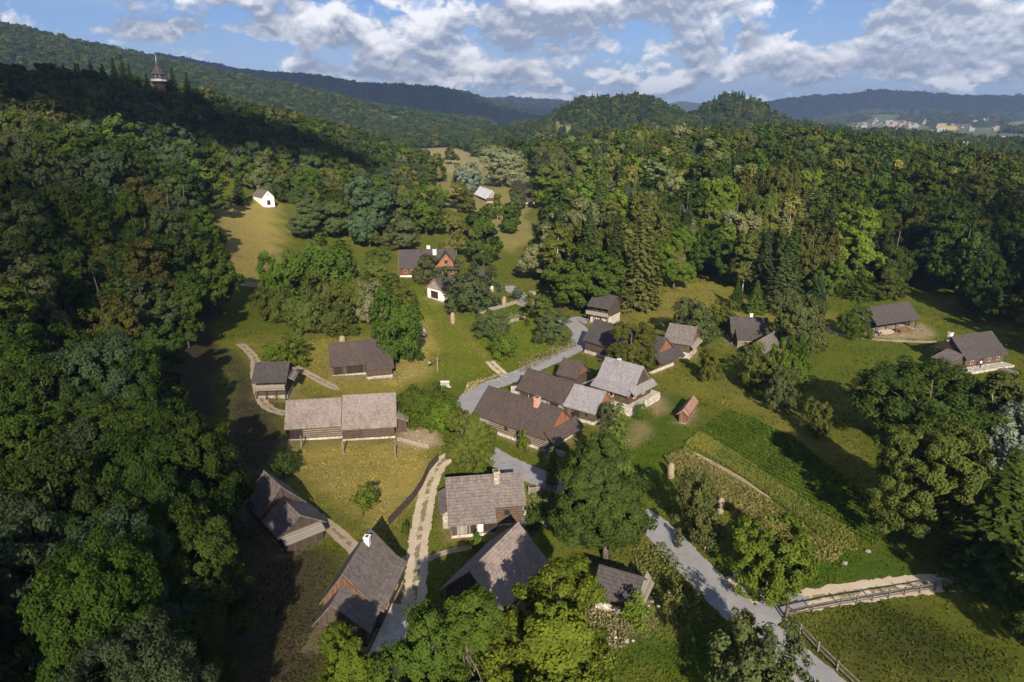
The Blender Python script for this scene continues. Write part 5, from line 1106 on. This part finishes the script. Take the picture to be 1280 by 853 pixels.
# ------------------------------------------------------------------ fences, posts, hay, well, signs
def rail_fence(name, px, label, h, nrails, step, m='wood_grey', rail=.09, plank=None, group=None):
    pts = [G(*p) for p in px]; root = empty(name, pts[0]); tag(root, label, 'fence', group); o0 = pts[0]
    seg = []; 
    for a, b in zip(pts[:-1], pts[1:]):
        n = max(1, round((Vector((b.x - a.x, b.y - a.y))).length / step)); seg += [a.lerp(b, i / n) for i in range(n)]
    seg.append(pts[-1]); rg = random.Random(len(label))
    seg = [on(p.x, p.y) for p in seg]
    for p in seg: q = p - o0; MB().box(q.x - .07, q.x + .07, q.y - .07, q.y + .07, q.z - .4, q.z + h + rg.uniform(.02, .12)).build('post', M[m], root)
    for a, b in zip(seg[:-1], seg[1:]):
        a, b = a - o0, b - o0
        if plank:
            mb = MB(); n = int((b - a).length / plank); d = (b - a) / max(1, n)
            for i in range(n): c = a + d * (i + .5); mb.bar((c.x, c.y, c.z + .02), (c.x, c.y, c.z + h * rg.uniform(.86, 1.0)), plank * .62, .03)
            mb.build('pickets', M[m], root)
        for k in range(nrails):
            zz = h * (k + 1) / nrails - .12; MB().bar((a.x, a.y, a.z + zz), (b.x, b.y, b.z + zz + rg.uniform(-.04, .04)), rail).build('rail', M[m], root)
    return root
rail_fence('rail_fence', [(548,576),(536,590),(528,608),(516,626),(500,643),(486,658)], 'weathered rail fence curving along the gravel track beside the dry meadow', 1.25, 4, 2.2, 'wood_dark', .13)
rail_fence('rail_fence', [(983,773),(1015,766),(1050,759),(1090,752),(1130,745),(1168,739)], 'long rail fence along the gravel track at the lower meadow', 1.1, 2, 2.6, 'wood_fence', .09)
rail_fence('rail_fence', [(983,775),(1000,792),(1022,815),(1046,838),(1075,866)], 'rail fence running down beside the asphalt road at the bottom', 1.1, 2, 2.4, 'wood_grey', .10)
rail_fence('picket_fence', [(661,618),(678,616),(695,615)], 'short grey picket fence across the top of the vegetable garden', 1.1, 2, 1.6, 'wood_grey', .07, .16)
rail_fence('picket_fence', [(667,659),(682,658),(692,657)], 'short grey picket fence along the bottom of the vegetable garden', .9, 2, 1.6, 'wood_grey', .07, .16)
rail_fence('picket_fence', [(600,392),(622,387),(645,380),(658,386)], 'grey picket fence round the upper garden by the grey road', 1.1, 2, 1.8, 'wood_grey', .08, .2)
rail_fence('picket_fence', [(634,405),(648,401),(656,398)], 'short grey fence below the upper garden', 1.0, 2, 1.8, 'wood_grey', .08, .2)
def pole_stack():
    a, b = G(497, 552), G(536, 562); mb = MB(); d = Vector((0, .32, 0))
    for k in range(5): o_ = d * (k % 3) + Vector((0, .16 * (k // 3), .24 * (k // 3))); mb.tube([a + o_ + Vector((0, 0, .2)), b + o_ + Vector((0, 0, .2))], [.12, .10], 8)
    tag(mb.build('pole_pile', M['wood_pale']), 'pale poles lying at the right end of the long pale barn', 'poles')
pole_stack()
for px, py, pt in ((377, 562, 544), (429, 567, 549), (494, 573, 556)):
    g = G(px, py); h_ = 2.4; o = MB().tube([(0, 0, -.4), (.04, 0, h_)], [.13, .10], 8).build('post', M['wood_grey']); o.location = g; o.name = 'wooden_post'
    tag(o, {377: 'wooden post under the left end of the long pale barn', 429: 'wooden post before the middle of the long pale barn', 494: 'wooden post under the right end of the long pale barn'}[px], 'post', 'posts on the dry meadow')
def hay(px, py, pt, wpx, label, flat=False):
    g = G(px, py); d = proj(*g)[2]; r = wpx / 2 / FPX * d; H = (py - pt) / FPX * d / math.cos(R_(22)); rg = random.Random(px)
    root = empty('hay_pile' if flat else 'hay_stack', g, rg.uniform(0, 6)); tag(root, label, 'hay', None)
    prof = [(r * .95, -.1), (r * 1.0, H * .15), (r, H * .5), (r * .92, H * .78), (r * .6, H * .94), (.05, H)] if not flat else [(r * 1.2, -.1), (r, H * .3), (r * .5, H * .8), (.05, H)]
    mb = MB().lathe(prof, 14)
    for v in mb.v: k = 1 + rg.uniform(-.09, .09); v.x *= k; v.y *= k * 1.02
    mb.build('hay', M['hay'], root, True)
    if not flat: MB().tube([(0, 0, H * .8), (.03, .02, H + .15)], [.04, .03], 6).build('pole', M['wood_grey'], root)
hay(838, 597, 578, 9, 'small hay stack at the corner of the tall grain strip')
hay(900, 641, 621, 9, 'small hay stack beside the tree at the edge of the grain strip')
hay(566, 405, 391, 6, 'little hay stack on the grass below the white-walled barn')
hay(630, 384, 371, 6, 'little hay stack between the spreading apple tree and the upper garden')
hay(428, 428, 420, 8, 'hay stack top showing behind the brown plank barn')
hay(529, 420, 409, 9, 'flat hay heap on the mown path across the grass', True)
def well():
    g = G(556, 482); p = G(547, 465); root = empty('sweep_well', g); tag(root, 'timber well sweep with a pole beside a white concrete well curb', 'well')
    q = p - g; MB().box(-.9, .9, -.7, .7, -.2, .5).box(-.9, .9, .3, .7, .502, .8).box(-1.3, 1.3, -1.1, -.72, -.2, .2).build('well_curb', M['concrete'], root)
    MB().tube([(q.x, q.y, q.z - .3), (q.x, q.y, q.z + 3.4)], [.14, .11], 8).build('post', M['wood_grey'], root)
    MB().tube([(q.x - 1.6, q.y - .4, q.z + 2.4), (q.x, q.y, q.z + 3.35), (q.x + 2.0, q.y - .6, q.z + 4.3)], [.12, .10, .05], 8).build('sweep_beam', M['wood_dark'], root)
    MB().tube([(.1, 0, .4), (q.x + 2.0, q.y - .6, q.z + 4.3)], [.035, .035], 6).build('bucket_pole', M['wood_dark'], root)
    MB().box(q.x - 1.85, q.x - 1.35, q.y - .6, q.y - .2, q.z + 2.05, q.z + 2.45).build('counterweight', M['stone_grey'], root)
well(); LAND.append(('the sweep well', G(556, 482).x, G(556, 482).y))
def signs():
    g = G(666, 374); r = empty('notice_board', g, .2); tag(r, 'small wooden notice board on posts beside the grey road', 'sign')
    MB().box(-.8, .8, -.06, .06, .7, 2.0).build('board', M['boards_grey'], r)
    for s in (-.88, .88): MB().box(s - .07, s + .07, -.07, .07, -.3, 2.2).build('post', M['wood_grey'], r)
    MB().extr([(-1.1, -.3, 2.1), (-1.1, 0, 2.45), (-1.1, .3, 2.1)], (2.2, 0, 0)).build('little_roof', M['roof_grey'], r)
    g = G(880, 690); r = empty('marker_post', g); r.rotation_euler = (0, R_(9), 0); tag(r, 'leaning red and white marker post at the roadside', 'post')
    for i in range(4): MB().lathe([(.075, i * .4 + .001), (.075, i * .4 + .4)], 10).build('band', M['paint_white' if i % 2 else 'paint_red'], r)
    g = G(919, 724); o = MB().lathe([(.4, -.1), (.42, .35), (.34, .8), (.16, 1.05), (.03, 1.1)], 9).build('boundary_stone', M['stone_grey']); o.location = g; o.scale = (.8, .65, 1); tag(o, 'upright grey stone in the verge by the road curve', 'stone')
    g = G(981, 777); r = empty('signpost', g); tag(r, 'dark wooden signpost with two arms at the road fork', 'sign')
    MB().box(-.09, .09, -.09, .09, -.4, 2.9).build('post', M['wood_dark'], r); MB().bar((.02, -.02, 2.1), (.95, -.1, 2.75), .22, .07).build('arm', M['wood_dark'], r); MB().bar((.02, .02, 1.9), (.9, -.1, 1.35), .2, .07).build('arm', M['wood_dark'], r)
    for (px, py, lb) in ((1085, 690, 'pale boulder in the grass at the end of the cereal strip'), (1056, 705, 'pale boulder below the end of the grain strip'), (783, 802, 'pale boulder in the grass below the low dark shed')):
        g = G(px, py); mb = MB().lathe([(.26, -.1), (.32, .08), (.24, .25), (.06, .3)], 8); rg = random.Random(px)
        for v in mb.v: v.x *= rg.uniform(.75, 1.3); v.y *= rg.uniform(.7, 1.1)
        o = mb.build('boulder', M['stone_grey']); o.location = g; tag(o, lb, 'boulder')
signs()
def timber():                                     # round logs stacked under the open barn
    q = H_OPEN.secs[0]; rt = H_OPEN.root; mw = rt.matrix_basis if False else Matrix.Translation(rt.location) @ Matrix.Rotation(rt.rotation_euler.z, 4, 'Z'); rg = random.Random(8)
    for k, (u, n, lb) in enumerate(((.2, 9, 'pile of pale logs under the left half of the open-fronted barn'), (.62, 7, 'pile of brown logs under the right half of the open-fronted barn'))):
        root = empty('log_pile', mw @ Vector((q.x0 + u * (q.x1 - q.x0), q.y0 - .2, .1)), rt.rotation_euler.z); tag(root, lb, 'logs', 'log piles at the open barn')
        for i in range(n):
            row = 0 if i < n // 2 + 1 else 1; j = i if row == 0 else i - n // 2 - 1; y = -1.2 + j * .46 + row * .23; z = .22 + row * .40; r = rg.uniform(.18, .23)
            MB().tube([(-1.9 + rg.uniform(-.3, .3), y, z), (1.9 + rg.uniform(-.3, .3), y, z)], [r, r * .9], 9).build('log', M['wood_pale' if k == 0 else 'boards_brown'], root)
timber()
def person():
    import bmesh
    q = H_WT.secs[0]; rt = H_WT.root; mw = Matrix.Translation(rt.location) @ Matrix.Rotation(rt.rotation_euler.z, 4, 'Z'); loc = mw @ Vector((q.x0 + .30 * (q.x1 - q.x0), q.y0 - .9, .42))
    root = empty('person', loc, rt.rotation_euler.z); tag(root, 'person in a white top and dark trousers standing on the white terrace', 'person')
    V = [(0, 0, .95), (0, 0, 1.15), (0, 0, 1.38), (0, -.01, 1.50), (0, -.02, 1.58), (0, -.02, 1.72), (-.19, 0, 1.40), (-.25, -.02, 1.14), (-.24, -.12, .92), (.19, 0, 1.40), (.25, -.02, 1.14), (.24, -.12, .92), (-.10, 0, .88), (-.11, -.02, .48), (-.12, 0, .08), (-.13, -.14, .04), (.10, 0, .88), (.12, -.03, .48), (.12, 0, .08), (.13, -.14, .04)]
    E_ = [(0, 1), (1, 2), (2, 3), (3, 4), (4, 5), (2, 6), (6, 7), (7, 8), (2, 9), (9, 10), (10, 11), (0, 12), (12, 13), (13, 14), (14, 15), (0, 16), (16, 17), (17, 18), (18, 19)]
    rad = [.14, .13, .15, .06, .08, .09, .07, .05, .035, .07, .05, .035, .10, .07, .05, .04, .10, .07, .05, .04]
    me = bpy.data.meshes.new('body'); me.from_pydata(V, E_, []); o = link('body', me, root); o.modifiers.new('skin', 'SKIN'); sv = me.skin_vertices[0].data
    for i, r in enumerate(rad): sv[i].radius = (r, r * .8)
    sv[0].use_root = True; o.modifiers.new('sub', 'SUBSURF').levels = 1
    for m_ in ('skin', 'cloth_white', 'cloth_dark'): me.materials.append(M[m_])
    dg = bpy.context.evaluated_depsgraph_get(); me2 = bpy.data.meshes.new_from_object(o.evaluated_get(dg)); o.modifiers.clear(); o.data = me2
    me2.materials.clear()
    for m_ in ('skin', 'cloth_white', 'cloth_dark'): me2.materials.append(M[m_])
    for p in me2.polygons: z = p.center.z; x = abs(p.center.x); p.use_smooth = True; p.material_index = 0 if z > 1.47 or (x > .2 and z < 1.1) else (1 if z > .98 else 2)
    MB().lathe([(.095, 1.68), (.105, 1.75), (.08, 1.82), (.02, 1.85)], 10, (0, -.005, 0)).build('hair', M['hair_brown'], root, True)
person()

# ------------------------------------------------------------------ lookout tower on the wooded hill
def tower():
    x, y = tower_xy; z = T1(x, y); r = empty('lookout_tower', (x, y, z), .3); tag(r, 'dark shingled lookout tower with a white gallery band above the wooded hill', 'tower'); LAND.append(('the lookout tower', x, y)); n = 8
    top = CAM_H + y * (-((68 - 426.5) / FPX * CP + SP)) / (CP - (68 - 426.5) / FPX * SP) - z; s = top / 34.0
    def L(prof, nm, m, par=None, n_=8): return MB().lathe([(a * s * 1.0, b * s) for a, b in prof], n_, rot=.39).build(nm, M[m], par or r)
    L([(4.6, -1), (4.4, 4)], 'stone_base', 'stone_grey'); L([(3.9, 4.002), (3.3, 17.0)], 'shaft', 'tower_red_shaded')
    L([(3.3, 17.002), (4.7, 18.4), (4.7, 18.6)], 'gallery_floor', 'wood_dark'); L([(4.55, 18.602), (4.6, 20.4)], 'gallery_band', 'band_white_shaded')
    L([(5.4, 20.9), (5.5, 20.402), (4.2, 20.41)], 'gallery_roof', 'roof_dark'); L([(3.7, 20.902), (3.7, 22.4)], 'lantern_wall', 'wood_grey')
    for k in range(8):
        a = .39 + math.pi / 8 + k * math.pi / 4; c = Vector((math.cos(a), math.sin(a), 0)) * 3.47 * s; b = MB().box(-.06, .06, -.6 * s, .6 * s, 0, 1.0 * s).build('window', M['glass_dark'], r); b.location = (c.x, c.y, 21.1 * s); b.rotation_euler = (0, 0, a)
    L([(4.9, 22.402), (4.0, 23.4), (2.7, 25.0), (1.7, 26.2), (1.25, 27.2)], 'roof', 'roof_dark'); L([(1.1, 27.202), (1.1, 28.4), (1.5, 28.41), (.8, 29.6), (.35, 30.2)], 'cupola', 'roof_dark'); L([(.22, 30.202), (.12, 34.0)], 'spire', 'metal_grey')
tower()
for px, pyt, w_, kd in ((22, 92, 16, 'spruce'), (52, 86, 18, 'spruce'), (78, 80, 16, 'spruce'), (93, 78, 16, 'spruce'), (112, 76, 18, 'spruce'), (127, 80, 16, 'spruce'), (140, 72, 18, 'spruce'), (150, 68, 20, 'spruce'), (160, 80, 18, 'spruce'), (182, 92, 16, 'spruce'), (214, 84, 14, 'spruce'), (232, 90, 18, 'spruce')):
    dv = Vector(((px - 640) / FPX, CP - (pyt - 426.5) / FPX * SP)); dv = dv * (435 / dv.y); z = T1(dv.x, dv.y); zt = CAM_H + dv.y * (-((pyt - 426.5) / FPX * CP + SP)) / (CP - (pyt - 426.5) / FPX * SP)
    LABELLED.append(tree('spruce', dv.x, dv.y, max(14, zt - z), 5.8, 'spruce', None, 'dark spruces on the tower hill', z))
# ------------------------------------------------------------------ the town in the far valley
def town():
    rg = random.Random(21); done = 0; G0 = 'houses of the far valley town'
    spots = [(rg.gauss(1108, 22), rg.gauss(156, 2.2)) for _ in range(46)] + [(rg.uniform(1060, 1190), rg.uniform(156, 172)) for _ in range(34)] + [(rg.uniform(1190, 1262), rg.uniform(150, 164)) for _ in range(26)] + [(rg.uniform(1230, 1285), rg.uniform(172, 202)) for _ in range(12)]
    mats = ['paint_white', 'plaster', 'roof_red', 'roof_brown', 'concrete']; protos = {}
    for px, py in spots:
        g = G(px, py); d = max(300, proj(*g)[2])
        if d > 6500: continue
        kind = rg.choice((0, 0, 1, 1, 2)); key = kind
        if key not in protos:
            lw, lh, ht, mr = ((12, 9, 4, 'roof_red'), (11, 9, 4, 'roof_brown'), (22, 11, 9, 'concrete'))[kind]
            mb = MB().box(-lw / 2, lw / 2, -lh / 2, lh / 2, -2, ht); nb_ = len(mb.f)
            if kind < 2: mb.extr([(-lw / 2 - .5, -lh / 2 - .6, ht + .01), (-lw / 2 - .5, 0, ht + 4.2), (-lw / 2 - .5, lh / 2 + .6, ht + .01)], (lw + 1, 0, 0))
            else: mb.box(-lw / 2 - .3, lw / 2 + .3, -lh / 2 - .3, lh / 2 + .3, ht + .01, ht + .7)
            ob = mb.build('town_house', M['town_wall']); ob.data.materials.append(M[mr])
            for i, p in enumerate(ob.data.polygons): p.material_index = 1 if i >= nb_ else 0
            protos[key] = ob; o = ob
        else: o = protos[key].copy(); COL.objects.link(o)
        o.location = g; o.rotation_euler = (0, 0, rg.uniform(-.5, .5)); sc = rg.uniform(.9, 1.5); o.scale = (sc, sc, sc)
        tag(o, ('tiny pale house with a red roof in the far valley town', 'tiny pale house with a brown roof in the far valley town', 'long pale flat-roofed block in the far valley town')[kind], 'house', G0); done += 1
    g = G(1178, 162); o = MB().box(-42, 42, -20, 20, -3, 13).build('factory_hall', M['paint_yellow']); o.location = g; o.rotation_euler = (0, 0, .1); tag(o, 'long yellow factory hall in the far valley', 'factory')
    g = G(1203, 222); o = MB().box(-9, 9, -7, 7, -2, 7).extr([(-10, -8, 7.01), (-10, 0, 12), (-10, 8, 7.01)], (20, 0, 0)).build('valley_house', M['roof_brown']); o.location = g; tag(o, 'brown roofed building under the two masts in the right valley', 'house')
    for k, (px, py) in enumerate(((1197, 216), (1202, 215))):
        g = G(px, py); mb = MB()
        for sx in (-1, 1):
            for sy in (-1, 1): mb.bar((sx * 1.6, sy * 1.6, -1), (sx * .4, sy * .4, 26), .35)
        for i in range(8):
            a = 1.6 - 1.2 * i / 8; mb.bar((-a, -a, i * 3.2), (a, -a, i * 3.2 + 3), .2); mb.bar((a, a, i * 3.2), (-a, a, i * 3.2 + 3), .2)
        o = mb.build('lattice_mast', M['metal_grey']); o.location = g; tag(o, ('left of the two lattice masts in the right valley', 'right of the two lattice masts in the right valley')[k], 'mast')
town()
# ------------------------------------------------------------------ unseen clouds: shade for the hills, thin ones added to dim frame edges
def shade_cloud(tx, ty, rx, ry, alt, seed, rz=0, m='cloud_white'):
    c = Vector((tx, ty, 0)) + TO_SUN * (alt / TO_SUN.z); mb = MB()
    mb.lathe([(.2, -.5), (.8, -.42), (1.0, -.1), (.85, .3), (.55, .55), (.1, .7)], 30)
    V = np.array([tuple(v) for v in mb.v]); a = np.arctan2(V[:, 1], V[:, 0]); f = 1 + .16 * np.sin(3 * a + seed) + .10 * np.sin(5 * a + 2 * seed) + .07 * np.sin(9 * a + seed * .7) + .04 * np.sin(16 * a)
    V[:, 0] *= f * rx; V[:, 1] *= f * ry; V[:, 2] = V[:, 2] * min(rx, ry) * .5 * (1 + .25 * np.sin(4 * a + V[:, 0] / rx * 5)); mb.v = [Vector(v) for v in V]
    o = mb.build('shade_cloud', M[m], None, True); o.location = c; o.rotation_euler = (0, 0, rz); tag(o, kind='structure')
t = mat('cloud_white', 1.0); t.put(t.b.inputs['Base Color'], (.85, .85, .85))
t = mat('edge_dimmer_thin', 1.0); t.put(t.b.inputs['Base Color'], (.85, .85, .85)); t.put(t.b.inputs['Alpha'], .27)
t = mat('edge_dimmer_mid', 1.0); t.put(t.b.inputs['Base Color'], (.85, .85, .85)); t.put(t.b.inputs['Alpha'], .47)
SHADE_CLOUDS = [(-330, 500, 205, 108, 1000, 1.0, -.22), (-2300, 3900, 2500, 1100, 2600, 2.0, 0), (2600, 6400, 3800, 1500, 3000, 3.0, 0), (310, 250, 120, 110, 1000, 4.0, .5),
  (112, 52, 58, 46, 2600, 5.0, .3, 'edge_dimmer_thin'), (-72, 46, 48, 62, 2500, 6.0, .2, 'edge_dimmer_mid'), (225, 200, 105, 125, 2700, 7.0, -.2, 'edge_dimmer_mid'), (-196, 190, 108, 120, 2600, 8.0, .4, 'edge_dimmer_mid')]  # see-through sheets added unseen overhead to darken frame edges and corners
for c in SHADE_CLOUDS: shade_cloud(*c)
# ------------------------------------------------------------------ the air
def haze():
    m = bpy.data.materials.new('air'); m.use_nodes = True; nt = m.node_tree; nt.nodes.clear(); v = nt.nodes.new('ShaderNodeVolumePrincipled'); v.inputs['Color'].default_value = (.44, .64, 1.0, 1); v.inputs['Density'].default_value = HAZE; v.inputs['Anisotropy'].default_value = .1
    o = nt.nodes.new('ShaderNodeOutputMaterial'); nt.links.new(v.outputs[0], o.inputs['Volume']); M['air'] = m
    tag(MB().box(-13600, 13600, -150, 13700, min(-4.0, float(GZ.min()) - 1), max(480, float(GZ.max()) + 45)).build('haze', m), kind='stuff')
HAZE = 9.0e-5
haze()
# ------------------------------------------------------------------ labels of the woodland trees: look, then what they stand nearest to
ORD = [q.replace(' ', '-') for q in ['nearest', 'second nearest', 'third nearest', 'fourth nearest', 'fifth nearest', 'sixth nearest', 'seventh nearest', 'eighth nearest', 'ninth nearest', 'tenth nearest', 'eleventh nearest', 'twelfth nearest', 'thirteenth nearest', 'fourteenth nearest', 'fifteenth nearest']]
LAND.append(('the clearing in the left wood', *G(20, 405)[:2])); LAND.append(('the dry chapel meadow', *G(300, 310)[:2])); LAND.append(('the shaded dirt strip', *G(330, 640)[:2])); LAND.append(('the small wood clearing', *G(870, 352)[:2]))
def auto_labels():
    lp = [(m_, proj(x, y, T1(x, y) + 3)) for m_, x, y in LAND]; cnt = {}
    size = lambda H: 'tall' if H > 18.5 else ('low' if H < 15 else 'mid-sized')
    info = []
    byroot = {t_[0].name: t_ for t_ in TREES}
    for r in LABELLED:
        t_ = byroot[r.name]; u, v, d = proj(t_[1], t_[2], r.location.z + t_[3] * .7)
        kd = {'oak_hi': 'leafy tree', 'oak_near': 'leafy tree', 'oak': 'leafy tree', 'oak_far': 'leafy tree', 'birch': 'birch', 'birch_far': 'birch', 'spruce': 'spruce', 'spruce_far': 'spruce', 'larch': 'feathery tree', 'pine': 'pine', 'willow': 'willow'}[t_[6]]
        m_, (lu, lv, _) = min(lp, key=lambda q: (q[1][0] - u) ** 2 + (q[1][1] - v) ** 2)
        du, dv = u - lu, v - lv; side = ('left of' if du < 0 else 'right of') if abs(du) > abs(dv) else ('beyond' if dv < 0 else 'in front of')
        info.append((r, f'{size(t_[3])} {TONE[t_[5]]} {kd}', side, m_, math.hypot(du, dv)))
    info.sort(key=lambda q: q[4])
    for r, a, side, m_, _ in info:
        k = (a, side, m_); cnt[k] = cnt.get(k, 0) + 1; n = cnt[k]
        lab = f'{a} {side} {m_}' + ('' if n == 1 and sum(1 for q in info if q[1:4] == k) == 1 else f', {ORD[min(n, 15) - 1]} such tree')
        r['label'] = ' '.join(lab.split()[:16])
auto_labels()
